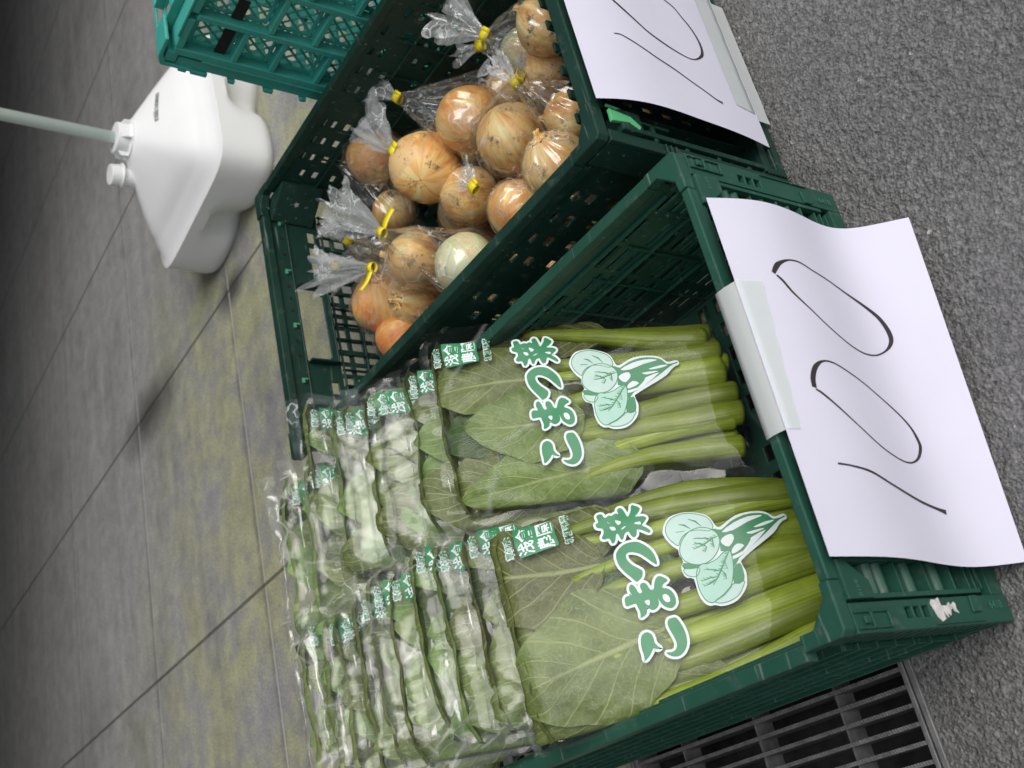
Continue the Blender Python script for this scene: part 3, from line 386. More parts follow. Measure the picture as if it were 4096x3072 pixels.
# ------------------------------------------------------------------ crates
def slots(n, span, w0):      # break points: n holes with gaps
    pitch = span / n; out = [0]
    for i in range(n): out += [i * pitch + (pitch - w0) / 2, i * pitch + (pitch + w0) / 2]
    return out + [span]
def lattice_wall(mb, O, U, W, N, lu, lv, rows, ncol, frac, rib=None, skip=None):
    """wall of slots: rows = list of (v0, v1) slot rows; ncol slots each of width frac*pitch"""
    us = slots(ncol, lu, lu / ncol * frac); vs = [0]
    for a, b in rows: vs += [a, b]
    vs.append(lv)
    mb.panel(O, U, W, N, us, vs, lambda i, j: i % 2 == 1 and j % 2 == 1 and not (skip and skip(i // 2, j // 2)))
def crate(name, x0, y0, W, L, H, label, back_handle=False, detail='a'):
    t = thing(name, (x0, y0, 0), label, 'crate')
    x1, y1 = x0 + W, y0 + L; th = .0035
    rimw = .0115; G = GREEN if detail == 'a' else GREEN2
    # rim
    r = MB(); zr = H - .012
    cn = .038
    for xa, s_ in ((x0, 1), (x1, -1)):
        r.box(xa - (s_ * .006 if detail == 'a' and s_ > 0 else 0), xa + s_ * (rimw - (.006 if detail == 'a' and s_ > 0 else 0)), y0 + cn, y1 - cn, zr, H)
        r.box(xa + s_ * .003, xa + s_ * .006, y0 + cn, y1 - cn, zr - .012, zr)
    for ya, s_ in ((y0, 1), (y1, -1)):
        r.box(x0 + cn, x1 - cn, ya, ya + s_ * (.0085 if detail == 'a' else rimw + .003), zr, H - .001)
        r.box(x0 + cn, x1 - cn, ya + s_ * .002, ya + s_ * .0045, zr - .006, zr)
    for xa, s_ in ((x0, 1), (x1, -1)):
        for ya, q in ((y0, 1), (y1, -1)):
            poly = [(0.004, 0), (cn, 0), (cn, .0085 if detail == 'a' else rimw + .003), (rimw + .016, .009 if detail == 'a' else rimw + .003), (rimw, rimw + .014), (rimw, cn), (0, cn), (0, .004)]
            r.prism(poly, lambda u, v, t_: V3(xa + s_ * u, ya + q * v, t_), zr + .0008, H + .0012)
    r.build('rim', G, t, bevel=.0018)
    # side walls: slotted and ribbed
    rows = [(.024, .030), (.036, .042), (.049, .055), (.071, .077), (.083, .089), (.095, .101), (.107, .113), (.119, .125)]
    zt = H - .012
    if detail == 'a': rows += [(.137, .143), (.150, .156), (.163, .169)]
    else: rows += [(.137, .145), (.155, .163), (.182, .190), (.2015, .2070), (.2155, .2210)]
    for xa, s_ in ((x0 + .006, 1), (x1 - .006, -1)):
        sw = MB()
        lattice_wall(sw, (xa, y0 + .03, 0), (0, 1, 0), (0, 0, 1), (s_ * th, 0, 0), L - .06, zt, rows, 17 if detail == 'b' else 13, .80 if detail == 'a' else .42,
                     skip=(lambda i, j: (i in (0, 16) or i % 6 == 5 or (j < 8 and (i * 5 + j * 3) % 5 < 2) or (i + j) % 9 == 0)) if detail == 'b' else (lambda i, j: (i * 3 + j) % 7 == 5))
        # outer ribs
        for zz in (.012, .044, .066, .088, .110, .132, .151):
            if zz < zt - .01: sw.box(xa - s_ * .006, xa, y0 + .045, y1 - .045, zz - .001, zz + .001)
        for k_ in range(13):
            yk = y0 + .05 + k_ * (L - .1) / 12; sw.box(xa - s_ * .0045, xa, yk - .001, yk + .001, .004, .15)
        # inner ribs
        for k_ in range(10):
            yk = y0 + .06 + k_ * (L - .12) / 9; sw.box(xa + s_ * th, xa + s_ * (th + .003), yk - .0012, yk + .0012, .004, zt - .03)
        for zz in (.066, .132, .176): 
            if zz < zt - .005: sw.box(xa + s_ * th, xa + s_ * (th + .004), y0 + .04, y1 - .04, zz - .0012, zz + .0012)
        sw.build('side_panel', G, t, bevel=.0005, seg=1)
    # base
    b = MB(); us = slots(14, W - .02, (W - .02) / 14 * .55); vs = slots(26, L - .02, (L - .02) / 26 * .62)
    b.panel((x0 + .01, y0 + .01, .006), (1, 0, 0), (0, 1, 0), (0, 0, .004), us, vs, lambda i, j: i % 2 == 1 and j % 2 == 1 and (i // 2 + j // 2) % 7 != 0)
    for k_ in range(8): b.box(x0 + .008, x1 - .008, y0 + .01 + k_ * (L - .02) / 7 - .001, y0 + .01 + k_ * (L - .02) / 7 + .001, .001, .0095)
    b.box(x0 + .002, x0 + .012, y0 + .002, y1 - .002, 0, .012); b.box(x1 - .012, x1 - .002, y0 + .002, y1 - .002, 0, .012)
    b.box(x0 + .012, x1 - .012, y0 + .002, y0 + .012, 0, .012); b.box(x0 + .012, x1 - .012, y1 - .012, y1 - .002, 0, .012)
    b.build('base', G, t, bevel=.0006, seg=1)
    return t, x0, x1, y0, y1, H, zr
# ---- greens crate
CA, ax0, ax1, ay0, ay1, AH, azr = crate('vegetable_crate', 0, 0, .4, .6, .2, 'dark green plastic crate holding flat bags of leafy greens, over the drain grate')
# corner posts of the front end with windows
for xa, s_ in ((0, 1), (.4, -1)):
    fp = MB()
    # plate: u from outer corner inward 0..0.0215, z 0..0.188; windows
    us = [0.0005, .005, .0085, .0165, .0215]; vs = [.0005, .034, .036, .045, .1015, .1095, .1115, .1195, .1215, .1295, .132, .172, .183, .1875]
    hole = lambda i, j: (i == 2 and j in (4, 6, 8)) or (i == 1 and False) 
    fp.panel((xa, .0005, 0), (s_, 0, 0), (0, 0, 1), (0, .005, 0), us, vs, hole)
    fp.box(xa + s_ * .006, xa + s_ * .019, .0075, .011, .098, .134)
    # outer depth of the post
    fp.box(xa + s_ * .0165, xa + s_ * .0205, .0055, .026, .004, .187)
    fp.box(xa + s_ * .001, xa + s_ * .006, .0055, .03, .176, .187)
    # triangular gussets along the outer edge
    for k_ in range(13):
        zz = .008 + k_ * .0105
        fp.prism([(0, zz), (0, zz + .0065), (.0155, zz + .003)], lambda u, v, t_: V3(xa + s_ * (.0008 + t_), .0055 + u * 1.4, v), 0, .0012 + .0006 * (k_ % 2))
    # corner pocket at the top of the post
    fp.box(xa + s_ * .003, xa + s_ * .0045, -.0015, .0005, .150, .187); fp.box(xa + s_ * .003, xa + s_ * .0155, -.0015, .0005, .150, .1515)
    fp.box(xa + s_ * .0140, xa + s_ * .0155, -.0015, .0005, .150, .187); fp.box(xa + s_ * .003, xa + s_ * .0155, -.0015, .0005, .168, .1705)
    fp.box(xa + s_ * .0065, xa + s_ * .0120, -.0022, .0003, .173, .179)
    # notch plate near the foot
    fp.prism([(.009, .052), (.0215, .050), (.0215, .041), (.014, .036), (.009, .042)], lambda u, v, t_: V3(xa + s_ * u, t_, v), -.0015, .0004)
    fp.box(xa + s_ * .002, xa + s_ * .0033, -.0012, .0005, .04, .10)
    fp.build('corner_post', GREEN, CA, bevel=.0007)
dp = MB()
dx0, dx1 = .0235, .3765
# top lintel plates with folded shoulder (where the small mould number is)
for xa, s_ in ((dx0, 1), (dx1, -1)):
    dp.prism([(0, .1875), (0, .160), (.012, .160), (.018, .168), (.028, .180), (.028, .1875)], lambda u, v, t_: V3(xa + s_ * u, t_, v), -.002, .004)
    dp.box(xa, xa + s_ * .0035, .000, .006, .030, .1595)
    dp.box(xa + s_ * .0265, xa + s_ * .0295, .000, .010, .020, .1795)
    dp.box(xa + s_ * .0345, xa + s_ * .0355, .002, .010, .020, .1795)
    for zz in (.148, .137, .105, .072):        # rounded ribs of the end ladder
        n_ = 9; poly = [(-.0055 * math.cos(math.pi * q / n_), -.010 * math.sin(math.pi * q / n_)) for q in range(n_ + 1)]
        dp.prism(poly, lambda u, v, t_: V3(xa + s_ * t_, .0125 + v, zz + u), .0036, .0264)
    dp.box(xa + s_ * .0036, xa + s_ * .0264, .001, .0125, .0575, .0590); dp.box(xa + s_ * .0036, xa + s_ * .0264, .001, .0125, .0885, .0895)
    for zz in (.120, .0225, .030, .0375): dp.box(xa + s_ * .0036, xa + s_ * .0264, .002, .0125, zz, zz + .0012)
us = [0, .030, .036] + [.036 + (.281) * q / 20 for q in range(1, 21)] + [.323, .353]; vs = [.0185, .026, .040, .046, .056, .062, .078, .084, .100, .108, .126, .134, .150, .158, .1875]
dp.panel((dx0, .0126, 0), (1, 0, 0), (0, 0, 1), (0, .003, 0), us, vs, lambda i, j: (3 <= i <= 20 and i % 2 == 1 and j % 2 == 1) or (i in (0, 23) and j in (3, 5)))
for q in range(1, 12): dp.box(dx0 + .035 + q * .0235, dx0 + .0362 + q * .0235, .003, .0126, .020, .1795)
for zz in (.062, .12, .158): dp.box(dx0 + .0356, dx1 - .0356, .004, .0126, zz, zz + .0015)
dp.box(.0215, .3785, .0008, .009, .0005, .0165); dp.box(dx0 + .0300, dx1 - .030, -.001, .0007, .006, .012)
dp.build('end_panel', GREEN, CA, bevel=.0007)
bk = MB(); lattice_wall(bk, (.02, .590, 0), (1, 0, 0), (0, 0, 1), (0, .004, 0), .36, .188, [(.03, .045), (.06, .075), (.09, .105), (.12, .135)], 12, .6); bk.build('back_panel', GREEN, CA, bevel=.0005, seg=1)
def put_text(name, txt, size, O, U, Vv, N, mat, parent, off=0.0, h=.0005, warp=None):
    vs, fs = text_polys(txt, size, off); O, U, Vv, N = Vector(O), Vector(U), Vector(Vv), Vector(N)
    m = MB(); m.v = [tuple(O + U * v.x + Vv * v.y + N * h) for v in vs]; m.f = fs
    return m.build(name, mat, parent)
EMB = simple('raised_green_lettering', (.05, .17, .13), .4)
for xa in (.0135, .3865): put_text('mould_number', '6418', .0085, (xa, 0, .0195), (0, 0, -1), (1, 0, 0), (0, -1, 0), EMB, CA, .0001, .0006)
for xa in (.0305, .3695): put_text('mould_number', '6418', .0060, (xa, -.002, .1755), (-1, 0, 0), (0, 0, -1), (0, -1, 0), EMB, CA, .0, .0006)
put_text('mould_number', 'RP-11', .0055, (.3490, .0, .020), (0, 0, -1), (1, 0, 0), (0, -1, 0), EMB, CA, .0, .0006)
# torn white label left on the corner post
lb = MB(); lp = [(-.002, .006), (0, .009), (.004, .0085), (.0075, .0105), (.008, .0035), (.0135, .003), (.017, .006), (.0175, .003), (.022, .006), (.0235, .004), (.0225, .0), (.024, -.004), (.021, -.0025), (.019, .001), (.0165, -.001), (.0145, -.0055), (.012, -.003), (.0115, -.007), (.008, -.001), (.008, -.008), (.004, -.010), (.001, -.006), (0, -.001)]
lb.prism([(a_, b_ ) for a_, b_ in lp], lambda u, v, t_: V3(.0125 + v * .85, t_, .097 - u * 1.15), -.0007, .0002); tag(lb.build('torn_label', STICK, CA), 'torn white paper label scrap')

# ---- onion crate
CB, bx0, bx1, by0, by1, BH, bzr = crate('vegetable_crate', .4305, .0347, .4, .6283, .239, 'scuffed dark green plastic crate filled with bagged onions, taller than its neighbour', detail='b')
Y = by0
for xa, s_ in ((bx0, 1), (bx1, -1)):
    f2 = MB()
    f2.box(xa + s_ * .0005, xa + s_ * .0125, Y + .0005, Y + .006, .0005, .2262)
    f2.box(xa + s_ * .0005, xa + s_ * .0035, Y + .006, Y + .035, .0005, .2262)
    f2.box(xa + s_ * .016, xa + s_ * .0215, Y - .001, Y + .010, .031, .190)      # the upright bar beside the opening
    f2.box(xa + s_ * .0127, xa + s_ * .0345, Y - .004, Y + .014, .188, .212)     # block under the rim
    f2.box(xa + s_ * .012, xa + s_ * .032, Y + .0, Y + .012, .168, .172); f2.box(xa + s_ * .029, xa + s_ * .032, Y, Y + .012, .15, .188)
    for q in range(3): f2.box(xa + s_ * .0008, xa + s_ * .011, Y - .0022, Y + .0004, .150 + q * .006, .152 + q * .006)
    for zz in (.05, .09, .13): f2.box(xa + s_ * .0125, xa + s_ * .016, Y + .001, Y + .006, zz, zz + .005)
    f2.build('corner_post', GREEN2, CB, bevel=.0012)
e2 = MB()
us = slots(13, .357, .357 / 13 * .62); vs = [.031, .05, .062, .075, .087, .1, .112, .125, .137, .150, .162, .175, .2255]
e2.panel((bx0 + .0215, Y + .030, 0), (1, 0, 0), (0, 0, 1), (0, .003, 0), us, vs, lambda i, j: i % 2 == 1 and j % 2 == 1)
for q in range(10): e2.box(bx0 + .05 + q * .035, bx0 + .0515 + q * .035, Y + .012, Y + .030, .031, .2255)
e2.box(bx0 + .0135, bx1 - .0135, Y + .001, Y + .006, .0005, .003)
us = slots(9, .373, .0275); vs = [.003, .010, .0215, .0305]
e2.panel((bx0 + .0135, Y + .0002, 0), (1, 0, 0), (0, 0, 1), (0, .004, 0), us, vs, lambda i, j: i % 2 == 1 and j == 1)
e2.box(bx0 + .0135, bx1 - .0135, Y - .0015, Y + .0062, .0307, .0335); e2.box(bx0 + .0135, bx1 - .0135, Y + .007, Y + .0285, .0307, .0325)
for q in range(7): e2.box(bx0 + .012 - q * .0, bx0 + .0128, Y - .003, Y, .002 + q * .0042, .0035 + q * .0042)
e2.build('end_panel', GREEN2, CB, bevel=.0008)
# bright latch lever by the corner
lt = MB(); lt.prism([(.018, .2235), (.031, .2235), (.028, .200), (.0195, .1905), (.0155, .193), (.021, .203)], lambda u, v, t_: V3(bx0 + u, t_, v), Y - .0045, Y - .001)
lt.tube([(bx0 + .036, Y - .002, .2235), (bx0 + .035, Y - .002, .209), (bx0 + .032, Y - .002, .2045), (bx0 + .027, Y - .002, .204)], [.0016] * 4, 6)
tag(lt.build('latch', LATCH, CB, bevel=.0006), 'bright light green latch lever')
# back wall: solid band with clips and holes, hand hole, lattice below
yb = by1 - .010
b2 = MB(); hx0, hx1 = .572, .683
us = sorted(set([round(v_, 4) for v_ in [.022, hx0 - bx0 + .004, hx1 - bx0 - .004, hx0 - bx0, hx1 - bx0, .378]]))
seqs = [.022]
usb = [.022]; xk = .034
while xk < .372:
    usb += [xk, xk + .0125]; xk += .0185
usb.append(.378)
vsb = [.012, .030, .045, .052, .067, .074, .089, .096, .111, .118, .133, .140, .155]
b2.panel((bx0, yb, 0), (1, 0, 0), (0, 0, 1), (0, .003, 0), usb, vsb, lambda i, j: i % 2 == 1 and j % 2 == 1)
# band z .155-.2262 with the hand hole (rounded lower corners as steps)
hu = [.022]; hv = [.155, .163, .1655, .168, .173, .2015, .2262]
hs_ = [hx0 - bx0, hx0 - bx0 + .003, hx0 - bx0 + .008, hx1 - bx0 - .008, hx1 - bx0 - .003, hx1 - bx0]
ext = [.045, .062, .070, .087, .095, .112]; ext2 = [.282, .299, .307, .324, .332, .349]
us = [.022] + ext + hs_ + ext2 + [.378]; us = sorted(us)
def hb(i, j):
    u = (us[i] + us[i + 1]) / 2; v = (hv[j] + hv[j + 1]) / 2
    if .1655 < v < .2015 and hs_[0] < u < hs_[5]:
        if v < .168: return hs_[2] < u < hs_[3]
        if v < .173: return hs_[1] < u < hs_[4]
        return True
    if .163 < v < .1999 and v < .1999 and ((ext[0] < u < ext[1]) or (ext[2] < u < ext[3]) or (ext[4] < u < ext[5]) or (ext2[0] < u < ext2[1]) or (ext2[2] < u < ext2[3]) or (ext2[4] < u < ext2[5])): return v > .168 and False or (.163 < v < .173)
    return False
b2.panel((bx0, yb, 0), (1, 0, 0), (0, 0, 1), (0, .003, 0), us, hv, hb)
# frame round the hand hole, lip lines, inner gussets
for (a_, b_, c_, d_) in ((hx0 - .003, hx1 + .003, .1605, .1635), (hx0 - .0045, hx0 - .0015, .1635, .2015), (hx1 + .0015, hx1 + .0045, .1635, .2015)): b2.box(a_, b_, yb - .011, yb - .0002, c_, d_)
b2.box(bx0 + .022, bx1 - .022, yb - .0025, yb - .0002, .2035, .2055)
for q in range(15):
    xq = bx0 + .035 + q * .0236
    b2.box(xq, xq + .0015, yb - .006, yb - .0002, .055, .1555)
for zz in (.115, .152): b2.box(bx0 + .022, bx1 - .022, yb - .005, yb - .0002, zz, zz + .002)
b2.build('back_panel', GREEN2, CB, bevel=.0006, seg=1)
for xq in (.785, .706, .622, .540, .462):
    cl = MB(); dk = MB()
    cl.box(xq - .0035, xq + .0035, yb - .0030, yb - .0003, .2120, .2150); cl.box(xq + .0015, xq + .0035, yb - .0030, yb - .0003, .2070, .2118)
    dk.box(xq - .0035, xq + .0013, yb - .0012, yb - .0003, .2070, .2118)  # solid dark piece in place of the shaded slot
    cl.build('clip', SLOTG, CB); dk.build('clip_slot_shade', BLACK, CB)
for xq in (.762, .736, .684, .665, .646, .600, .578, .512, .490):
    dk = MB(); dk.tube([(xq, yb - .0012, .213), (xq, yb - .0002, .213)], [.0023, .0023], 12, nrm=(0, 0, 1)); dk.build('peg_hole_shade', BLACK, CB)  # black disc painted on for the shade in each hole
for xa, s_ in ((bx0 + .0096, 1), (bx1 - .0096, -1)):     # inner corner shields
    cp = MB(); cp.prism([(0, by1 - .011), (0, by1 - .060), (.004, by1 - .060), (.034, by1 - .014), (.034, by1 - .011)], lambda u, v, t_: V3(xa + s_ * u, v, t_), .165, .2255)
    cp.build('corner_shield', GREEN2, CB, bevel=.001)
stt = MB(); star = [( (.0042 if q % 2 == 0 else .0017) * math.sin(q * math.pi / 5), (.0042 if q % 2 == 0 else .0017) * math.cos(q * math.pi / 5)) for q in range(10)]
cen = V3(bx1 - .0096 - .019, by1 - .037, .197); du = V3(-.547, .837, 0); nn = V3(-.837, -.547, 0)
stt.prism(star, lambda u, v, t_: cen + du * u + V3(0, 0, 1) * v + nn * t_, -.001, .0012); stt.build('star_mark', simple('pale_star_hole', (.35, .36, .36)), CB)

# ---- teal crate standing on its long side
TX, TY0, TY1, TH, TD = .860, -.120, .490, .428, .28
CT = thing('vegetable_crate', (TX, TY0, 0), 'bright teal lattice crate tipped up on its side with its ribbed bottom showing', 'crate')
bt = MB(); N_ = (1, 0, 0)
def yz(y, z, x=0): return V3(TX + x, y, z)
def ribh(y0, y1, z, w=.009, d=.015): bt.box(TX, TX + d, y0, y1, z - w / 2, z + w / 2)
def ribv(y, z0, z1, w=.009, d=.015): bt.box(TX - .0004, TX + d, y - w / 2, y + w / 2, z0, z1)
ys = [.4635, .4065, .343, .280, .217, .154, .090, .027, -.036, -.093]
zs_odd = [.014, .070, .125, .180, .226, .295, .343, .4095]; zs_even = [.014, .095, .150, .205, .226, .318, .4095]
for y_ in ys[:1] + ys[-1:]: ribv(y_, .010, .4135, .011)
for y_ in ys[1:-1]: ribv(y_, .019, .405)
for i in range(len(ys) - 1):
    a_, b_ = ys[i + 1] + .0046, ys[i] - .0052
    zl = [.070, .125, .180, .235, .295, .343] if i % 2 == 0 else [.095, .150, .205, .262, .318]
    for z_ in zl: ribh(a_, b_, z_, .0075, .0145)
    ribh(a_, b_, .4095, .010); ribh(a_, b_, .014, .010)
# floor sheet of diamond lattice at x = TX+.018
def clip_line(p0, d, lo, hi):
    t0, t1 = -9, 9
    for k_ in (0, 1):
        if abs(d[k_]) < 1e-9: continue
        a_ = (lo[k_] - p0[k_]) / d[k_]; b_ = (hi[k_] - p0[k_]) / d[k_]
        if a_ > b_: a_, b_ = b_, a_
        t0 = max(t0, a_); t1 = min(t1, b_)
    return (t0, t1) if t1 > t0 + .002 else None
for sgn in (1, -1):
    d = (math.cos(R(50)), sgn * math.sin(R(50)))
    c_ = -.6
    while c_ < 1.0:
        r_ = clip_line((c_ if sgn > 0 else c_, .02), d, (TY0 + .02, .02), (TY1 - .02, TH - .02))
        if r_: 
            a_ = (c_ + d[0] * r_[0], .02 + d[1] * r_[0]); b_ = (c_ + d[0] * r_[1], .02 + d[1] * r_[1])
            bt.bar(yz(a_[0], a_[1], .0165 + .001 * sgn), yz(b_[0], b_[1], .0165 + .001 * sgn), .0028, .0035, (1, 0, 0))
        c_ += .0145
# border shelf round every cell
for i in range(len(ys) - 1):
    a_, b_ = ys[i + 1] + .0046, ys[i] - .0052; zl = [.019, .070, .125, .180, .235, .295, .343, .405] if i % 2 == 0 else [.019, .095, .150, .205, .262, .318, .405]
    for q in range(len(zl) - 1):
        za, zb_ = zl[q] + .0042, zl[q + 1] - .0042
        if za > zb_: continue
        w_ = .011
        bt.box(TX + .0135, TX + .0160, a_, b_, za, za + .005); bt.box(TX + .0135, TX + .0160, a_, b_, zb_ - .006, zb_)
        bt.box(TX + .0135, TX + .0160, a_, a_ + .005, za + .005, zb_ - .006); bt.box(TX + .0135, TX + .0160, b_ - .006, b_, za + .005, zb_ - .006)
bt.build('base', TEAL, CT, bevel=.0012, seg=1)
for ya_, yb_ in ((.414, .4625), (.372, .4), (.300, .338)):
    hh = MB(); hh.box(TX + .0085, TX + .011, ya_, yb_, .3535, .3665); hh.build('label_slot_shade', BLACK, CT)  # black block filling in for slot shade
# walls: top (z = TH), bottom, far (y = TY1), near (y = TY0), each slotted
tw = MB(); rowsT = [(.040, .075), (.090, .125), (.140, .175), (.190, .225)]
lattice_wall(tw, (TX + .004, TY0 + .01, TH - .016), (0, 1, 0), (1, 0, 0), (0, 0, .003), TY1 - TY0 - .02, TD, rowsT, 22, .6)
for q in range(5): tw.box(TX + .03 + q * .05, TX + .032 + q * .05, TY0 + .01, TY1 - .01, TH - .013, TH - .002)
tw.build('long_wall', TEAL, CT, bevel=.0006, seg=1); tw = MB()
lattice_wall(tw, (TX + .004, TY0 + .01, .008), (0, 1, 0), (1, 0, 0), (0, 0, .003), TY1 - TY0 - .02, TD, rowsT, 22, .6)
tw.build('long_wall', TEAL, CT, bevel=.0006, seg=1)
ew = MB(); lattice_wall(ew, (TX + .004, TY0 + .012, .02), (0, 0, 1), (1, 0, 0), (0, .003, 0), TH - .04, TD, rowsT, 14, .6); ew.build('end_wall', TEAL, CT, bevel=.0008, seg=1)
ew = MB()
for ya in (TY1 - .020,):
    lattice_wall(ew, (TX + .004, ya, .02), (0, 0, 1), (1, 0, 0), (0, .003, 0), TH - .04, TD, rowsT, 14, .6)
for q in range(8): ew.box(TX + .004, TX + TD, TY1 - .0165, TY1 - .006, .04 + q * .045, .042 + q * .045)
ew.box(TX + .002, TX + .014, TY1 - .0165, TY1 - .003, .02, .405)
for zz, w_ in ((.365, .02), (.33, .008), (.28, .012), (.235, .008), (.39, .01)): ew.box(TX - .0015, TX + .016, TY1 - .003, TY1 + .003, zz, zz + w_)
ew.build('end_wall', TEAL, CT, bevel=.0008, seg=1)
# corner feet with chamfered socket and the outer frame
for ya, s_ in ((TY1, -1), (TY0, 1)):
    for za, q in ((TH, -1), (0, 1)):
        lg = MB()
        lg.prism([(.004, .020), (.004, .006), (.016, 0), (.046, 0), (.046, .0045), (.020, .006), (.0095, .012), (.0085, .046), (.004, .046)], lambda u, v, t_: V3(TX - .001 + t_, ya + s_ * (u - .004), za + q * v), 0, .040)
        lg.box(TX + .0, TX + .030, ya + s_ * .008, ya + s_ * .024, za + q * .008, za + q * .022)
        lg.box(TX + .001, TX + .26, ya + s_ * .002, ya + s_ * .008, za + q * .0045, za + q * .0075)
        lg.build('corner_foot', TEAL, CT, bevel=.0015)
lg = MB()
lg.box(TX - .0012, TX + .02, TY0 + .05, TY1 - .05, TH - .0135, TH - .0105); lg.box(TX - .0012, TX + .02, TY1 - .0215, TY1 - .0185, .05, TH - .05)
lg.build('edge_strip', TEAL, CT, bevel=.0008)
rm = MB(); X2 = TX + TD
rm.box(X2, X2 + .02, TY0, TY1, TH - .018, TH); rm.box(X2, X2 + .02, TY0, TY1, 0, .018); rm.box(X2, X2 + .02, TY0, TY0 + .018, .0181, TH - .0181); rm.box(X2, X2 + .02, TY1 - .018, TY1, .0181, TH - .0181)
rm.build('rim', TEAL, CT, bevel=.002)

# ------------------------------------------------------------------ flag base tank
TCX, TCY = 1.39, 1.22
TK = thing('water_tank_base', (TCX, TCY, 0), 'white plastic water tank used as a banner pole base on the paving', 'pole base')
tk = MB(); NA, prof = 128, []
hts = [0, .004, .010, .02, .032, .045, .058, .07, .080, .088, .094, .098, .105, .108, .1115, .120, .128, .136, .142, .16, .175, .185, .195, .203, .209, .213]
base_dir = math.atan2(-.18, -.15)
def sq(th, n_=3.2): return 1 / ((abs(math.cos(th)) ** n_ + abs(math.sin(th)) ** n_) ** (1 / n_))
for z_ in hts:
    ring = []
    for a_ in range(NA):
        th = 2 * math.pi * a_ / NA; rel = th - base_dir
        phi = rel + math.pi / 4
        S_ = .186 / ((abs(math.cos(phi)) ** 7 + abs(math.sin(phi)) ** 7) ** (1 / 7))
        mid = min(abs(((phi + math.pi / 4) % (math.pi / 2)) - math.pi / 4), 1)       # 0 at the middle of a side
        arch = max(0, 1 - (z_ / .080) ** 2) ** .5
        if z_ <= .105:
            rb = S_ - .036 * arch * math.exp(-(mid / (.24 * (.35 + .65 * arch))) ** 2)
            if z_ < .02: rb -= .012 * (1 - z_ / .02) ** 2
        else:
            q = min(1, (z_ - .105) / (.213 - .105)); top = .040; e_ = q ** 1.12
            rb = S_ * (1 - e_) + top * e_ - (.011 * min(1, (z_ - .105) / .006) * (1 - q) if z_ < .14 else .011 * (1 - q) * .4)
        ring.append((TCX + rb * math.cos(th), TCY + rb * math.sin(th), z_))
    tk.v += ring
for i in range(len(hts) - 1):
    for a_ in range(NA): tk.f.append((i * NA + a_, i * NA + (a_ + 1) % NA, (i + 1) * NA + (a_ + 1) % NA, (i + 1) * NA + a_))
tk.f.append(tuple(range(NA - 1, -1, -1))); tk.f.append(tuple((len(hts) - 1) * NA + a_ for a_ in range(NA)))
o = tk.build('tank_body', TANK, TK, smooth=True); o.data.set_sharp_from_angle(angle=R(32))
sk = MB(); sk.tube([(TCX, TCY, .205), (TCX, TCY, .216), (TCX, TCY, .2165), (TCX, TCY, .240)], [.041, .041, .033, .031], 32, nrm=(1, 0, 0))
for q in range(6):
    a_ = q * math.pi / 3; sk.bar((TCX + .024 * math.cos(a_), TCY + .024 * math.sin(a_), .228), (TCX + .041 * math.cos(a_), TCY + .041 * math.sin(a_), .218), .004, .022, (0, 0, 1))
sk.build('pole_socket', TANK, TK, smooth=False, bevel=.001)
cpx, cpy = TCX - .050, TCY + .050
ck = MB(); ck.tube([(cpx, cpy, .185), (cpx, cpy, .214), (cpx, cpy, .2141), (cpx, cpy, .217), (cpx, cpy, .2171), (cpx - .002, cpy, .238)], [.020, .020, .026, .026, .0225, .021], 28, nrm=(1, 0, 0)); ck.build('cap', TANK, TK, bevel=.0012)
# stamped code on the sloping shoulder
cd, cf = text_polys('KR98K81L7J0J2LB', .0098, .0004)
from mathutils.bvhtree import BVHTree
bvh = BVHTree.FromPolygons([Vector(v) for v in tk.v], tk.f)
pl = MB(); c0 = V3(TCX - .045, TCY - .078, .172); ud = V3(.80, -.60, 0).normalized(); nd = V3(-.5, -.62, .66).normalized(); vd = nd.cross(ud)
ud = V3(.78, -.62, -.02).normalized()
CEN_, UD_, VD_ = V3(1.415, 1.137, .30), V3(-1, 0, 0), V3(0, -1, 0)
ok = True; pv_ = []
for v in cd:
    q = CEN_ + UD_ * v.x + VD_ * v.y; hit = bvh.ray_cast(q, V3(0, 0, -1))
    pv_.append((hit[0] + hit[1] * (.0006 if hit[1].z > 0 else -.0006)) if hit[0] else q)
pl.v = pv_; pl.f = cf; pl.build('stamped_code', CODEI, TK)
pm = MB(); pm.tube([(TCX, TCY, .18), (TCX, TCY, 2.3)], [.0118, .0118], 24, nrm=(1, 0, 0))
tag(pm.build('banner_pole', POLE, loc=(TCX, TCY, .2), smooth=True), 'pale mint green metal pole standing in the white water tank', 'pole')

# ------------------------------------------------------------------ bags of leafy greens
def smooth_closed(P, k=4):
    n = len(P); out = []
    for i in range(n):
        p0, p1, p2, p3 = P[i - 1], P[i], P[(i + 1) % n], P[(i + 2) % n]
        for q in range(k):
            t = q / k
            out.append(tuple(.5 * (2 * p1[c] + (p2[c] - p0[c]) * t + (2 * p0[c] - 5 * p1[c] + 4 * p2[c] - p3[c]) * t * t + (3 * p1[c] - p0[c] - 3 * p2[c] + p3[c]) * t ** 3) for c in (0, 1)))
    return out
def fill_poly(P, maxe=.006):
    bm = bmesh.new(); vs = [bm.verts.new((x, y, 0)) for x, y in P]
    es = [bm.edges.new((vs[i], vs[(i + 1) % len(vs)])) for i in range(len(vs))]
    bmesh.ops.triangle_fill(bm, use_beauty=True, edges=es, normal=(0, 0, 1))
    for _ in range(4):
        L = [e for e in bm.edges if e.calc_length() > maxe]
        if not L: break
        bmesh.ops.subdivide_edges(bm, edges=L, cuts=1, use_grid_fill=False); bmesh.ops.triangulate(bm, faces=bm.faces)
    bm.verts.index_update(); r = [(v.co.x, v.co.y) for v in bm.verts], [tuple(v.index for v in f.verts) for f in bm.faces]; bm.free(); return r
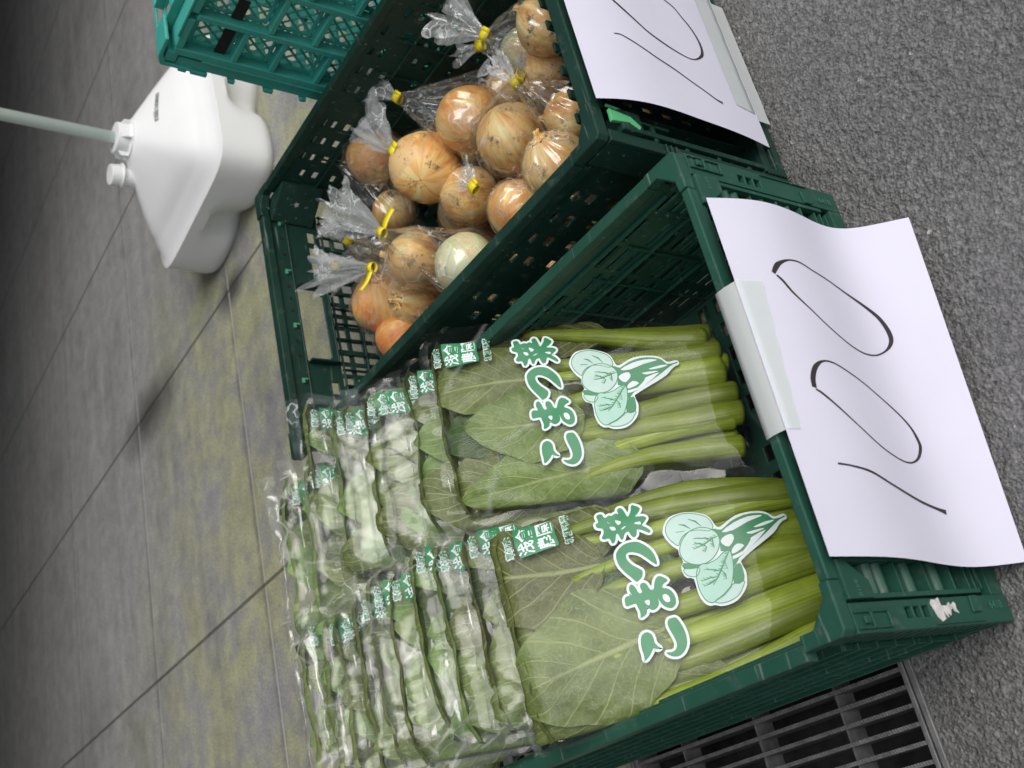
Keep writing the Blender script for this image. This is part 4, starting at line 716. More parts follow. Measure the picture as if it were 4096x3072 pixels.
def ribbon(P, w, closed=False):
    n = len(P); vs = []; fs = []
    for i in range(n):
        a = P[i - 1] if (closed or i > 0) else P[i]; b = P[(i + 1) % n] if (closed or i < n - 1) else P[i]
        dx, dy = b[0] - a[0], b[1] - a[1]; l_ = math.hypot(dx, dy) or 1e-9; nx, ny = -dy / l_, dx / l_
        ww = w[i] if isinstance(w, list) else w
        vs += [(P[i][0] + nx * ww / 2, P[i][1] + ny * ww / 2), (P[i][0] - nx * ww / 2, P[i][1] - ny * ww / 2)]
    for i in range(n if closed else n - 1):
        j = (i + 1) % n; fs.append((2 * i, 2 * j, 2 * j + 1, 2 * i + 1))
    return vs, fs
PR = D['print']; LAY = []      # (polys 2-D, layer, material)
def lay(res, layer, mat): LAY.append((res[0], res[1], layer, mat))
for P in PR['glyph']:
    S = smooth_closed(P, 3); lay(ribbon(S, .0042, True), 0, PWHITE); lay(fill_poly(S), 1, PGREEN)
for P in PR['hole']: lay(fill_poly(smooth_closed(P, 2)), 2, PWHITE)
S = smooth_closed(PR['sil'], 2); lay(fill_poly(S), 0, PWHITE)
for P in PR['pale']: lay(fill_poly(smooth_closed(P, 2)), 1, PPALE); lay(ribbon(smooth_closed(P, 3), .0006, True), 4, PGREEN)
for P in PR['dark']: lay(fill_poly(smooth_closed(P, 2)), 2, PGREEN)
for P in PR['lite']: lay(fill_poly(smooth_closed(P, 2)), 3, PWHITE)
for i, P in enumerate(PR['mid']):
    lay(fill_poly(smooth_closed(P, 2)), 3.4, PPALE if i == 0 else PMID); lay(ribbon(smooth_closed(P, 3), .0007, True), 4.2, PGREEN)
for P in PR['line']: lay(ribbon(P, [.0012 if 0 < q < len(P) - 1 else .0004 for q in range(len(P))]), 4.4, PGREEN)
lp = [(q * .0065 - .011) for q in range(3)]
for P in PR['line'][:11]:      # small hatching beside the veins
    for q in range(len(P) - 1):
        for t_ in (.2, .4, .6, .8):
            x = P[q][0] + (P[q + 1][0] - P[q][0]) * t_; y = P[q][1] + (P[q + 1][1] - P[q][1]) * t_; a = rnd.uniform(-.6, .6)
            lay(ribbon([(x, y), (x + .0028 * math.cos(a + 1.2), y + .0028 * math.sin(a + 1.2))], .0004), 4.3, PGREEN)
S = smooth_closed(PR['stamp'], 2); lay(fill_poly(S), 0, PGREEN)
def txt_layer(txt, size, cx, cy, ux, uy, vx, vy, off, layer, mat, sx=1.0):
    vs, fs = text_polys(txt, size, off); LAY.append(([(cx + ux * v.x * sx + vx * v.y, cy + uy * v.x * sx + vy * v.y) for v in vs], fs, layer, mat))
txt_layer('浅倉', .0124, .0668, .2665, 1, -.01, -.03, 1.25, .00025, 1, PWHITE)
txt_layer('農園', .0124, .0672, .2487, 1, -.01, -.03, 1.25, .00025, 1, PWHITE)
for (tt, cx, cy, s_) in (('草加産', .0650, .2823, .0072), ('新鮮野菜', .0672, .2300, .0066)):
    txt_layer(tt, s_, cx, cy, 1, .0, -.03, 1.15, .0005, 0, PWHITE); txt_layer(tt, s_, cx, cy, 1, .0, -.03, 1.15, .00002, 1, PGREEN)

def leaf_geo(a0, b0, ang, L, Wd, seed, depth, Fn, curl=.25):
    """leaf blade in bag coordinates, hugging surface Fn at depth below it"""
    NU, NV = 14, 22; vs = []; fs = []; uvs = []; rg = random.Random(seed); bend = rg.uniform(-.35, .35); ph = rg.uniform(0, 9)
    for j in range(NV + 1):
        v = j / NV; wv = Wd * .5 * (math.sin(math.pi * min(1, v ** .78)) ** .75 if 0 < v < 1 else .02) * (1 + .06 * math.sin(v * 17 + ph))
        ca = ang + bend * v
        cx = a0 + L * v * math.sin(ang + bend * v * .5); cy = b0 + L * v * math.cos(ang + bend * v * .5)
        for i in range(NU + 1):
            u = -1 + 2 * i / NU
            x = cx + math.cos(ca) * wv * u; y = cy - math.sin(ca) * wv * u
            ruf = .0016 * noise.noise((x * 60, y * 60, seed)) + .0011 * math.sin(v * 34 + abs(u) * -7) * (abs(u) ** .5) + .004 * curl * u * u * math.sin(v * 9 + ph) - .0012 * math.exp(-(u * 9) ** 2)
            vs.append((x, y, -depth + ruf)); uvs.append((u, v))
    for j in range(NV):
        for i in range(NU):
            q = j * (NU + 1) + i; fs.append((q, q + 1, q + NU + 2, q + NU + 1))
    return vs, fs, uvs
CRK = random.Random(3)
def bag(idx, TR, TL, side, k):
    TR, TL = Vector(TR), Vector(TL); full = idx in ('R1', 'L1')
    top = (TR + TL) / 2
    if side == 'R': bot = V3(.265 - .002 * k, .118 + .0445 * k, .060 - .004 * k)
    else: bot = V3(.100, .098 + .041 * k, .075 - .0045 * k)
    A = V3(.1837, -.0103 if side == 'R' else .004, 0).normalized(); Vv = (top - bot); L = Vv.length; Vv.normalize(); N = A.cross(Vv).normalized()
    if N.z < 0: N = -N
    if idx == 'R7': top.x = .345
    W = .0935; seed = sum(map(ord, idx)) * 3.1
    org = bot + N * 0
    amp = .6 if full else 1.15
    LL = .30487 if side == 'R' and full else L
    def wr(a, b):      # wrinkles of the film
        q = noise.noise((a * 16 + seed, b * 11, seed)) * .0040 * amp
        e = max(0, (abs(a) - .055) / .04); tp = max(0, min(1, (b - (L - .10)) / .10)) * (1 - .55 * (amp < 1) * 0)
        am = (.0010 + .0045 * e + .0030 * tp) * (amp if full else 1)
        c1 = a * 60 + b * 38 + 3 * noise.noise((a * 9, b * 9, seed + 4)); c2 = a * 75 - b * 30 + 3 * noise.noise((a * 11, b * 7, seed + 8))
        q += am * (abs(noise.noise((c1 * .55, seed, b * 8))) * 1.4 - abs(noise.noise((seed, c2 * .5, a * 9))))
        return q
    def surf(a, b):
        x = min(1.15, abs(a) / W); n_ = -.009 * x ** 4
        if b > L - .022: n_ -= .0125 * ((b - (L - .022)) / .022) ** 2
        if b < .06: n_ -= .005 * ((.06 - b) / .06) ** 2
        return n_ + wr(a, b)
    def P3(a, b, n_): return org + A * a + Vv * b + N * n_
    lbl = BAGLAB[idx]
    t = thing('bag_of_greens', tuple(bot), lbl, 'bag of greens', 'flat bags of leafy greens filed in the crate')
    # stalks
    if k <= 1:
        rg = random.Random(idx); nst = 8
        for lay_ in (0, 1):
            for i in range(nst):
                u = (i + .5) / nst * 2 - 1 + rg.uniform(-.04, .04); r0 = rg.uniform(.0082, .0118); sk_ = -.012 if side == 'R' else .0
                if lay_: u += .09
                aB = u * (.060 if side == 'R' else .070) + (.004 if side == 'R' else -.004); aT = u * .078 + rg.uniform(-.012, .012)
                top_b = rg.uniform(.19, .24) if not lay_ else .15
                pts, rad = [], []
                b00 = rg.uniform(-.004, .008) - .010 * (1 - u * u) + (.024 if side == 'R' else 0); wv_ = rg.uniform(-.010, .010); aT += rg.uniform(-.012, .012); p_ = rg.uniform(0, 6)
                for q in range(17):
                    s = max(0, (q - 2) / 14) if q > 1 else 0; b_ = b00 + (top_b - b00) * s - (.0025 if q == 1 else .0042 if q == 0 else 0); a_ = aB + (aT - aB) * s ** 1.3 + wv_ * math.sin(s * 4 + p_)
                    dp = .0085 + .012 * lay_ + .003 * math.sin(i * 2.3) + .003 * s
                    pts.append(P3(a_, b_, surf(a_, max(0, b_)) - max(dp, r0 * .85 + .001))); rad.append(r0 * (1.12 - .72 * s ** 1.5) * (.45 if q == 0 else .82 if q == 1 else 1))
                m = MB().tube(pts, rad, 12, .8, nrm=N); uvs = []
                for q in range(17):
                    for j in range(12): uvs.append((j / 12, q / 14 + i))
                m.build('stalk', STEM, t, smooth=True, uvs=uvs)
    # leaves
    rg = random.Random(idx + 'leaf')
    if full:
        if side == 'R': spec = [(-.058, .105, -.10, .185, .080, .0045), (-.012, .150, -.10, .120, .075, .0026), (.030, .175, .14, .130, .075, .0040), (.072, .110, .06, .185, .050, .0070), (.005, .155, -.15, .150, .080, .0085), (-.062, .170, .05, .135, .080, .0095), (.055, .185, -.15, .125, .085, .0105), (-.034, .095, .25, .11, .040, .0075)]
        else: spec = [(-.030, .120, -.12, .160, .110, .0030), (.035, .165, .05, .145, .095, .0042), (-.075, .090, -.04, .190, .060, .0065), (.066, .140, .03, .160, .066, .0075), (.010, .155, -.20, .150, .100, .0090), (-.05, .165, .15, .140, .090, .0105), (.05, .175, -.1, .13, .09, .0115), (.012, .105, .25, .09, .040, .0055)]
    else:
        b0 = L - .150; spec = [(-.055, b0, -.10, .150, .088, .0035), (.010, b0 - .01, .10, .158, .092, .0048), (.060, b0, .05, .150, .075, .0060), (-.020, b0, .0, .15, .11, .0080), (.04, b0, 0, .15, .11, .0095)]
        spec = [(a + rg.uniform(-.014, .014), b + rg.uniform(-.012, .004), g_ + rg.uniform(-.2, .2), l_, w_, d_) for a, b, g_, l_, w_, d_ in spec]
    for q, (a0, b0, ang, l_, w_, d_) in enumerate(spec):
        vs, fs, uvs = leaf_geo(a0, b0, ang, l_, w_, int(seed) + q * 7, d_, surf)
        m = MB(); out = []
        for a, b, n_ in vs:
            lim = W * .97
            extra = 0
            if abs(a) > lim: extra = (abs(a) - lim); a = math.copysign(lim, a)
            bb = b; over = 0
            if b > L - .004: over = b - (L - .004); bb = L - .004 - over * .12
            out.append(P3(a, bb, surf(a, min(bb, L)) + min(n_ * 1.5, -.0002) - over * .9 - extra * .8))
        m.v = out; m.f = fs
        dk_ = (idx, q) in (('R1', 7), ('L1', 7), ('R1', 4)) or (not full and q == 4)
        m.build('leaf', LEAFD if dk_ else (LEAF if full else LEAFR), t, smooth=True, uvs=uvs)
    # leaves folded over at the top of the bag
    cm = MB(); uvs = []; CA_, CB_ = 40, 9
    for j in range(CB_ + 1):
        s = j / CB_
        for i in range(CA_ + 1):
            u = -1 + 2 * i / CA_; a = u * W * .985; ed = .006 * max(0, abs(u) - .8) / .2
            wob_ = noise.noise((a * 22, seed, .3)) * .0050; rf = noise.noise((a * 60, s * 3, seed)) * .0022
            n0 = surf(a, L - .012) - .0035; back_ = .028 + .014 * noise.noise((a * 14, seed, 7))
            ph_ = s * math.pi * .5
            b_ = L - .012 + .0055 * math.sin(min(1, s * 3) * math.pi / 2) - .006 * s + wob_ - ed + rf; n_ = n0 - back_ * s ** 1.2
            cm.v.append(P3(a, b_, n_)); uvs.append((u * 1.6 % 2 - 1, .4 + s * .2 + u))
    for j in range(CB_):
        for i in range(CA_):
            q = j * (CA_ + 1) + i; cm.f.append((q, q + 1, q + CA_ + 2, q + CA_ + 1))
    cm.build('folded_leaf', LEAF, t, smooth=True, uvs=uvs)
    # film: front face, folded top edge and upper back
    NA_, NB_ = (64, 110) if full else (46, 66); fm = MB(); b_lo = -.02 if k <= 1 else L - .17
    rows = [(b_lo + (L - b_lo) * j / NB_) for j in range(NB_ + 1)]; back = [.004, .010, .018, .03, .05, .075]
    wtop = 1.03
    for b in rows:
        for i in range(NA_ + 1):
            a = (-1 + 2 * i / NA_) * W * (1.03 + (.035 if full else .03) * max(0, b / L))
            e = max(0, abs(a) / W - 1); n_ = surf(a, b)
            fm.v.append(P3(a + noise.noise((b * 30, seed, 1)) * .002 * (abs(a) / W) ** 4, b, n_ + .0026))
    for q, d_ in enumerate(back):
        for i in range(NA_ + 1):
            a = (-1 + 2 * i / NA_) * W * 1.06
            cr = .004 * noise.noise((a * 40, d_ * 60, seed + 2)) 
            fm.v.append(P3(a, L - .0006 - d_ * .30 + cr * .5, surf(a, L) + .0017 - d_ * .55 + cr * .6))
    for j in range(NB_ + len(back)):
        for i in range(NA_):
            q = j * (NA_ + 1) + i
            if full: fm.f.append((q, q + 1, q + NA_ + 2, q + NA_ + 1))
            elif CRK.random() < .5: fm.f += [(q, q + 1, q + NA_ + 2), (q, q + NA_ + 2, q + NA_ + 1)]
            else: fm.f += [(q, q + 1, q + NA_ + 1), (q + 1, q + NA_ + 2, q + NA_ + 1)]
    fm.build('film', FILM if full else FILMR, t, smooth=True)
    # loose empty film standing up at the top edge, with a corner
    ex = MB(); EA, EB = 40, 7; side_ = 1 if side == 'R' else rg.choice((-1, 1))
    hgt = rg.uniform(.010, .024)
    for j in range(EB + 1):
        for i in range(EA + 1):
            u = -1 + 2 * i / EA; s = j / EB
            hh_ = hgt * (.25 + .75 * max(0, u * side_) ** .7) * (1 + .3 * noise.noise((u * 3, seed, 0)))
            a = u * W * 1.04
            ex.v.append(P3(a, L - .003 + hh_ * s, surf(a, L) - .002 - .010 * s * s + .005 * s * noise.noise((a * 45, s * 2, seed + 9)) + .003 * s * math.sin(a * 140 + seed)))
    for j in range(EB):
        for i in range(EA):
            q = j * (EA + 1) + i; ex.f.append((q, q + 1, q + EA + 2, q + EA + 1))
    ex.build('film_edge', FILM2, t, smooth=True)
    # printing on the film
    da = 0 if side == 'R' else .004; db = (L - .3049) if full or True else 0
    if full: db = (0 if side == 'R' else L - .306)
    by = {}
    for vs, fs, ly, mt in LAY:
        if not full and min(v[1] for v in vs) < .236: continue
        by.setdefault(mt.name, (MB(), mt)); m = by[mt.name][0]
        m.add([P3(x + da, y + db, surf(x + da, y + db) + .0030 + ly * .00013) for x, y in vs], fs)
    nm = {'printed_green_ink': 'green_print', 'printed_white_ink': 'white_print', 'printed_pale_green_ink': 'pale_green_print', 'printed_mint_ink': 'mint_print'}
    for key, (m, mt) in by.items(): m.build(nm[key], mt, t, smooth=True)
ordn = ['front', 'second', 'third', 'fourth', 'fifth', 'sixth', 'seventh', 'eighth', 'ninth', 'tenth']
BAGLAB = {}
for idx, *_ in D['bags']:
    s_, k = idx[0], int(idx[1:]) - 1
    row = 'beside the onion crate' if s_ == 'R' else 'on the drain grate side'
    if k == 0: BAGLAB[idx] = 'foremost flat bag of leafy greens with big green lettering, ' + row
    elif k == (8 if s_ == 'R' else 9): BAGLAB[idx] = 'rearmost flat bag of leafy greens in the row ' + row
    else: BAGLAB[idx] = '%s bag of greens from the front, in the row %s' % (ordn[k], row)
for idx, a, b in D['bags']: bag(idx, a, b, idx[0], int(idx[1:]) - 1)

# ------------------------------------------------------------------ price sheets
def sheet_pt(S, s, t, off=0.0):
    Lp, Rp, x = S['L'], S['R'], S['x']; i = max(0, min(.99999, t)) * 24; k = int(i); f = i - k
    yl = Lp[k][0] * (1 - f) + Lp[k + 1][0] * f; zl = Lp[k][1] * (1 - f) + Lp[k + 1][1] * f
    yr = Rp[k][0] * (1 - f) + Rp[k + 1][0] * f; zr = Rp[k][1] * (1 - f) + Rp[k + 1][1] * f
    xl = x[0] + (x[2] - x[0]) * t; xr = x[1] + (x[3] - x[1]) * t
    y, z = yl * (1 - s) + yr * s, zl * (1 - s) + zr * s
    return V3(xl * (1 - s) + xr * s, y, z)
def sheet_frame(S, s, t):
    e = .01; a = sheet_pt(S, min(1, s + e), t) - sheet_pt(S, max(0, s - e), t); b = sheet_pt(S, s, min(1, t + e)) - sheet_pt(S, s, max(0, t - e))
    n_ = a.cross(b).normalized(); 
    if n_.y > 0: n_ = -n_
    return n_
def price_sheet(S, strokes, label, dy):
    m = MB(); NS, NT = 60, 60
    for j in range(NT + 1):
        for i in range(NS + 1):
            p = sheet_pt(S, i / NS, j / NT) + V3(0, dy, 0); m.v.append(p)
    for j in range(NT):
        for i in range(NS):
            q = j * (NS + 1) + i; m.f.append((q, q + 1, q + NS + 2, q + NS + 1))
    # smooth the profile steps
    P = [Vector(v) for v in m.v]
    for _ in range(30):
        Q = [p.copy() for p in P]
        for j in range(1, NT):
            for i in range(NS + 1):
                q = j * (NS + 1) + i; Q[q] = P[q] * .5 + (P[q - NS - 1] + P[q + NS + 1]) * .25
        P = Q
    m.v = P
    def sp(s, t, off=0):
        i = max(0, min(NS - 1e-4, s * NS)); j = max(0, min(NT - 1e-4, t * NT)); a, b = int(i), int(j); f, g_ = i - a, j - b
        q = b * (NS + 1) + a; p00, p10, p01, p11 = P[q], P[q + 1], P[q + NS + 1], P[q + NS + 2]
        p = p00 * (1 - f) * (1 - g_) + p10 * f * (1 - g_) + p01 * (1 - f) * g_ + p11 * f * g_
        if t > 1 or t < 0 or s > 1 or s < 0: pass
        n_ = (p10 - p00).cross(p01 - p00).normalized()
        if n_.y > 0: n_ = -n_
        return p + n_ * off
    t_ = thing('price_sheet', tuple(P[30]), label, 'price sheet', 'handwritten price sheets')
    m.build('paper', PAPER, t_, smooth=True)
    w_, h_ = .29, .21
    for st in strokes:
        # spline through the points in metric sheet coordinates
        pts = [(s * w_, t * h_, wd) for s, t, wd in st]; fine = []
        n = len(pts)
        for i in range(n - 1):
            p0, p1, p2, p3 = pts[max(0, i - 1)], pts[i], pts[i + 1], pts[min(n - 1, i + 2)]
            for q in range(8):
                u = q / 8; fine.append(tuple(.5 * (2 * p1[c] + (p2[c] - p0[c]) * u + (2 * p0[c] - 5 * p1[c] + 4 * p2[c] - p3[c]) * u * u + (3 * p1[c] - p0[c] - 3 * p2[c] + p3[c]) * u ** 3) for c in range(3)))
        fine.append(pts[-1]); fine = [f for f in fine if -.001 < f[1] < h_ + .001 and -.001 < f[0] < w_ + .001]
        vs, fs = ribbon([(f[0], f[1]) for f in fine], [max(.0013, f[2] * 1.25) for f in fine]); mm = MB()
        mm.v = [sp(x / w_, y / h_, .0003) for x, y in vs]; mm.f = fs; mm.build('digit', INK, t_, smooth=True)
    return t_, sp
SA, spA = price_sheet(D['sheetA'], D['strA'], 'white sheet with 100 handwritten, hanging over the front of the greens crate', -.0035)
SB, spB = price_sheet(D['sheetB'], D['strB'] + [[(.62 + dx, .92 - dy_, .0016) for dx, dy_ in ()]] if False else D['strB'], 'white sheet with 100 handwritten, cut off by the picture edge, on the onion crate', -.0035)
# last zero of the onion price (outside the picture)
z0 = D['strB'][1]; mm = MB(); zz = [(s + .27, t) for s, t, w in z0 if s + .27 < .99]
vs, fs = ribbon([(s * .29, t * .21) for s, t in zz], .0022); mm.v = [spB(x / .29, y / .21, .0003) for x, y in vs]; mm.f = fs; mm.build('digit', INK, SB, smooth=True)
# strips of tape
def strip(P, name, label, parent_none=True, mat=TAPEW):
    n, k = len(P), len(P[0]); m = MB()
    for r_ in P: m.v += [tuple(v) for v in r_]
    for j in range(n - 1):
        for i in range(k - 1): q = j * k + i; m.f.append((q, q + 1, q + k + 1, q + k))
    o = m.build(name, mat, None, smooth=True, loc=tuple(P[0][0])); return o
rowsP = []
def wob(x, s): return noise.noise((x * 40, s * 3, 5)) * .0012
for i in range(41):
    x = .144 + .122 * i / 40; sA = (x - .051) / .29; r_ = []
    for (y, z) in ((.0089, .1975), (.0086, .2008), (.004, .2011), (-.001, .2010)): r_.append(V3(x, y, z))
    for tt in (.008, .03, .05, .060 + .055 * (i / 40) + .002 * math.sin(i * .7)):
        p = spA(sA, tt, .0006 + abs(wob(x, tt)) * .8); r_.append(p)
    rowsP.append(r_)
tag(strip(rowsP, 'adhesive_tape', ''), 'frosted white tape strip over the rim of the greens crate', 'tape', 'tape strips holding the price sheets')
rowsP = []
for i in range(31):
    x = .505 + .155 * i / 30 ; r_ = []
    sB = (x - .466) / .297
    for tt in (.845, .9, .95, .985): r_.append(spB(sB, tt, .0005 + abs(wob(x, tt)) * .7))
    for (y, z) in ((.0345 - .0045, .0285), (.0300, .022), (.0300, .012), (.0302, .003)): r_.append(V3(x, y - .0004 + wob(x, z) * .5, z))
    rowsP.append(r_)
tag(strip(rowsP, 'adhesive_tape', ''), 'frosted white tape strip along the bottom rail of the onion crate', 'tape', 'tape strips holding the price sheets')

# ------------------------------------------------------------------ onions in tied bags
def onion(c, r, axis, mat, parent, neck=1.0, seed=0, squash=.95):
    c = Vector(c); ax = Vector(axis).normalized(); q_ = ax.to_track_quat('Z', 'Y').to_matrix()
    prof = []
    for i in range(27):
        ph = math.pi * i / 26; rr_ = math.sin(ph); zz_ = -math.cos(ph) * squash
        prof.append((rr_, zz_))
    pr = [(max(a, .02), b + (.13 * max(0, b) ** 5)) for a, b in prof if b < .93]
    pr += [(.27, .985), (.17, 1.03), (.11, 1.08 + .04 * neck), (.085, 1.14 + .12 * neck), (.10, 1.18 + .26 * neck), (.03, 1.19 + .30 * neck)]
    m = MB(); uvs = []; NS = 56; rg = random.Random(seed); ph0 = rg.uniform(0, 6)
    for i, (a, b) in enumerate(pr):
        for j in range(NS + 1):
            th = 2 * math.pi * j / NS; thc = th % (2 * math.pi)
            lob = 1 + .022 * math.cos(2 * thc + ph0) + .012 * math.cos(5 * thc + seed) + .010 * noise.noise((math.cos(thc) * 3, math.sin(thc) * 3, b * 2 + seed))
            nk = 1.0 if b < .97 else 1 + .45 * math.sin(7 * thc + b * 3 + seed) * .5
            x = a * lob * nk * math.cos(thc); y = a * lob * nk * math.sin(thc); z_ = b
            if b > 1.0: x += .18 * (b - 1) * math.cos(ph0) * 1.6; y += .18 * (b - 1) * math.sin(ph0) * 1.6
            m.v.append(c + q_ @ (V3(x, y, z_) * r)); uvs.append((j / NS + seed * .37, (b + 1) / 2 + seed))
    K = NS + 1
    for i in range(len(pr) - 1):
        for j in range(NS): a = i * K + j; m.f.append((a, a + 1, a + K + 1, a + K))
    o = m.build('onion', mat, parent, smooth=True, uvs=uvs)
    return o
def onion_bag(label, ons, tie, tail, seed, tailw=.03, tape_len=.016, tape_dir=None, film_r=.004):
    """ons: [(centre, radius, axis, mat)], tie: point where the neck is taped, tail: tip of the gathered film"""
    tie = Vector(tie); tail = Vector(tail); cen = Vector((0, 0, 0))
    for o_ in ons: cen += Vector(o_[0])
    cen /= len(ons); t = thing('onion_bag', tuple(cen), label, 'bag of onions', 'tied bags of onions')
    for i, (c, r, ax, mt) in enumerate(ons): onion(c, r, ax, mt, t, 2.2 if seed in (9, 2) and i == 0 else .25, seed * 3 + i)
    axis = (cen - tie); Lx = axis.length; axis.normalize(); far = max((Vector(c) - tie).dot(axis) + r for c, r, *_ in ons) + .004
    ref = axis.cross(V3(.2, .3, 1)).normalized(); rf2 = axis.cross(ref)
    NS, NT = 46, 96; prof = []
    R_ = [[0.0] * NT for _ in range(NS + 1)]
    for i in range(NS + 1):
        s = far * i / NS; pc = tie + axis * s
        for j in range(NT):
            th = 2 * math.pi * j / NT; d = ref * math.cos(th) + rf2 * math.sin(th); best = 0
            for c, r, *_ in ons:
                rel = pc - Vector(c); rad = r + film_r; b_ = rel.dot(d); q = b_ * b_ - (rel.length_squared - rad * rad)
                if q > 0: best = max(best, -b_ + math.sqrt(q))
            R_[i][j] = best
    # circumferential then longitudinal upper envelope
    for i in range(NS + 1):
        a = R_[i][:]
        for _ in range(6): a = [max(a[j], (a[j - 1] + a[(j + 1) % NT]) / 2 * .997) for j in range(NT)]
        R_[i] = a
    for j in range(NT):
        col = [R_[i][j] for i in range(NS + 1)]; col[0] = .005; h = []
        for i in range(NS + 1):
            while len(h) >= 2 and (col[h[-1]] - col[h[-2]]) * (i - h[-2]) <= (col[i] - col[h[-2]]) * (h[-1] - h[-2]): h.pop()
            h.append(i)
        for a_, b_ in zip(h, h[1:]):
            for i in range(a_, b_ + 1): R_[i][j] = col[a_] + (col[b_] - col[a_]) * (i - a_) / (b_ - a_)
    m = MB()
    for i in range(NS + 1):
        s = i / NS; pc = tie + axis * far * s
        for j in range(NT):
            th = 2 * math.pi * j / NT; d = ref * math.cos(th) + rf2 * math.sin(th); r = R_[i][j]
            fold = math.exp(-s * 3.2); pl = abs(noise.noise((math.cos(th) * 7 + seed, math.sin(th) * 7, s * 2.2))) 
            pl2 = noise.noise((math.cos(th) * 4.5, math.sin(th) * 4.5 + seed, s * 7))
            r = r * (1 + (fold * .5) * (pl * 2 - .7)) + .0030 * pl2 * min(1, s * 3) + .0022 * abs(noise.noise((math.cos(th) * 13, math.sin(th) * 13, s * 9 + seed)))
            p = pc + d * r
            p.x = min(max(p.x, .4405), .8205) if p.z < .232 else p.x
            p.z = max(p.z, .012)
            m.v.append(p)
    for i in range(NS):
        for j in range(NT): a = i * NT + j; b = i * NT + (j + 1) % NT; m.f.append((a, b, b + NT, a + NT))
    m.f.append(tuple(NS * NT + j for j in range(NT)))
    m.build('film', FILM2, t, smooth=True)
    # gathered tail: pleated fan of film opening away from the tie
    ta = tail - tie; Lt = ta.length; ta.normalize(); u1 = ta.cross(V3(0, 0, 1)).normalized(); u2 = ta.cross(u1); tm = MB(); NR, NP = 22, 120; rg = random.Random(seed)
    ph = [rg.uniform(0, 6.28) for _ in range(6)]
    for i in range(NR + 1):
        s = i / NR; w = .0035 + (tailw - .0035) * s ** .85
        for j in range(NP):
            th = 2 * math.pi * j / NP
            zz_ = math.sin(9 * th + ph[0] + s * 2) * .5 + math.sin(14 * th + ph[1] - s * 3) * .35 + math.sin(5 * th + ph[2]) * .35
            fl = w * (.72 + .42 * zz_ * (0.5 + s)); el = .42 + .2 * math.sin(ph[3])
            tip = 1 + .22 * noise.noise((math.cos(th) * 2.5 + seed, math.sin(th) * 2.5, 0)) * s * 2.0 + .07 * s * zz_
            cr = .0040 * s * noise.noise((th * 3, s * 7, seed))
            tm.v.append(tie + ta * (Lt * s * tip) + u1 * (math.cos(th) * fl + cr) + u2 * (math.sin(th) * fl * el + cr))
    for i in range(NR):
        for j in range(NP): a = i * NP + j; b = i * NP + (j + 1) % NP; tm.f.append((a, b, b + NP, a + NP))
    tm.build('gathered_neck', TAILF, t, smooth=False)
    # yellow tape round the neck with a flag end
    yt = MB(); ring = []; hw = .0052
    for q in (-1, 1):
        for j in range(20):
            th = 2 * math.pi * j / 20; ring.append(tie + ta * (hw * q) + u1 * math.cos(th) * .0062 + u2 * math.sin(th) * .0048)
    yt.v = ring; yt.f = [(j, (j + 1) % 20, 20 + (j + 1) % 20, 20 + j) for j in range(20)]
    td = Vector(tape_dir).normalized() if tape_dir else (u1 * .6 + V3(-.3, -.5, .2)).normalized()
    td = (td - ta * td.dot(ta)).normalized(); fn = td.cross(ta).normalized(); K = len(yt.v)
    for i in range(7):
        s = i / 6; p = tie + td * (.004 + tape_len * s) + fn * (.0018 * math.sin(s * 3.4)) + ta * (.10 * tape_len * s * math.sin(seed))
        yt.v += [p - ta * hw, p + ta * hw]
    yt.f += [(K + 2 * i, K + 2 * i + 2, K + 2 * i + 3, K + 2 * i + 1) for i in range(6)]
    yt.build('yellow_tape', YEL, t, smooth=True, solid=.0003)
O = D['onions']; T = D['tape']; TLs = D['tail']
def oc(k): return O[k][0]
def orr(k, f=1.0): return (O[k][1] * .3 + O[k][2] * .7) * f * 1.10
def lo(p, dz): return [p[0], p[1], p[2] + dz]
onion_bag('tied bag of three onions with a long yellow tape flag, nearest the greens', [(oc('O16'), orr('O16'), (.5, -.8, .5), ON2), (oc('O17'), orr('O17', .95), (-.3, -.2, .8), ON1), (oc('O18'), orr('O18'), (.2, -.7, -.3), ON2)], T['T5'], TLs['T5'], 1, .030, .028, (-.5, -.6, 0))
onion_bag('tied bag with a green and white onion against the crate wall', [(oc('O13'), orr('O13'), (-.75, -.35, -.25), ON3), (oc('O14'), orr('O14'), (.3, .4, .5), ON1)], T['T3'], TLs['T3'], 2, .036, .027, (-.4, -.6, -.1))
onion_bag('tied bag of two onions, its yellow tape and splayed neck facing up in the middle', [(oc('O1'), orr('O1'), (-.1, -.1, -1), ON2), (oc('O2'), orr('O2'), (.8, .3, -.5), ON1)], T['T1'], TLs['T1'], 3, .034, .009)
onion_bag('tied bag with its neck laid over the far end corner, low and half hidden', [(oc('O15'), orr('O15'), (.2, -.5, .4), ON1)], T['T2'], TLs['T2'], 4, .016, .008)
onion_bag('tied bag with one glossy orange onion and neck pointing to the teal crate', [(oc('O3'), orr('O3'), (.9, .2, -.1), ON2), (lo(oc('O11'), .0), orr('O11'), (.2, .3, 1), ON1)], T['T9'], TLs['T9'], 5, .030, .006)
onion_bag('tied bag with a dirt-stained onion and upright neck taped yellow', [(oc('O4'), orr('O4'), (-.4, .3, -.6), ON1)], T['T7'], TLs['T7'], 6, .009, .004, film_r=.005)
onion_bag('tied bag with a brown onion behind crumpled film and yellow tape in the centre', [(oc('O7'), orr('O7'), (.2, .4, .5), ON1)], T['T8'], TLs['T8'], 7, .018, .006)
onion_bag('bag with an onion bearing shiny film, close to the front left rim', [(oc('O5'), orr('O5'), (.2, -.3, .9), ON1), (lo(oc('O5'), -.062), .03, (.1, 0, 1), ON1)], lo(oc('O5'), -.02)[:2] + [.10], lo(oc('O5'), -.02)[:2] + [.09], 8, .01, .004) if False else None
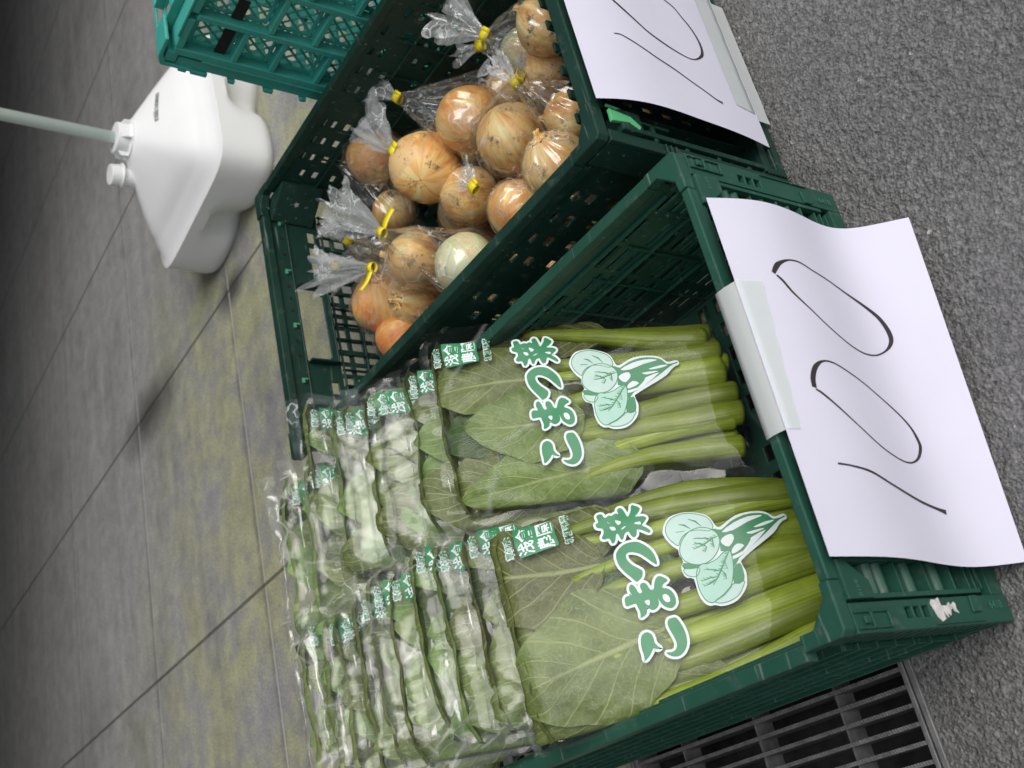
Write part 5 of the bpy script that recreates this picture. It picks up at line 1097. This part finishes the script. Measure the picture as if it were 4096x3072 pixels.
onion_bag('bag of a bare looking brown onion close to the front left rim', [(oc('O5'), orr('O5'), (.45, -.35, .75), ON1)], [.500, .205, .085], [.485, .215, .07], 8, .012, .004, film_r=.0012)
onion_bag('bag of an orange onion with a dry neck bent toward the greens crate', [(oc('O6'), orr('O6'), (-.75, .45, -.1), ON2)], [.600, .225, .075], [.61, .22, .06], 9, .012, .004, film_r=.0012)
onion_bag('tied bag of two elongated onions at the picture edge beside the price sheet', [(oc('O8'), orr('O8'), (.2, -.4, .6), ON1), (oc('O9'), orr('O9'), (.5, .2, .4), ON1)], [.72, .20, .175], [.765, .225, .20], 10, .03, .006)
onion_bag('bag of reddish onion wedged under the price sheet rim', [(oc('O10'), orr('O10'), (.2, .6, .6), ON1)], [.62, .165, .185], [.645, .170, .205], 11, .014, .004)
onion_bag('bag of a small pale onion deep beside the crate side wall', [(oc('O12'), orr('O12'), (.2, .6, .6), ON3)], [.79, .27, .12], [.80, .30, .13], 12, .012, .004)
onion_bag('bag whose crumpled neck lies lowest along the end wall', [([.668, .585, .075], .033, (.2, .3, .9), ON1)], T['T4'], TLs['T4'], 13, .022, .008)
onion_bag('bag low down in the end corner with a short frayed neck', [([.752, .590, .060], .032, (.2, .3, .9), ON1)], T['T6'], TLs['T6'], 14, .026, .008)
# onions lying deeper in the pile
for i, (x, y, z_) in enumerate([(.50, .30, .055), (.57, .34, .06), (.64, .29, .055), (.71, .35, .05), (.56, .44, .055), (.64, .45, .05), (.50, .42, .055), (.70, .46, .05), (.49, .52, .06), (.56, .24, .055), (.50, .14, .06), (.57, .10, .055), (.64, .12, .06), (.71, .14, .06), (.72, .23, .05), (.49, .60, .055), (.64, .22, .05), (.78, .35, .045), (.77, .15, .06), (.78, .44, .045), (.58, .60, .05)]):
    onion_bag('onion bag of the bottom layer in the crate, mostly covered by other bags', [((x, y, z_), .033, (rnd.uniform(-1, 1), rnd.uniform(-1, 1), rnd.uniform(.1, 1)), rnd.choice((ON1, ON2)))], (x, y, .012), (x + .02, y, .011), 20 + i, .01, .003, film_r=.001)
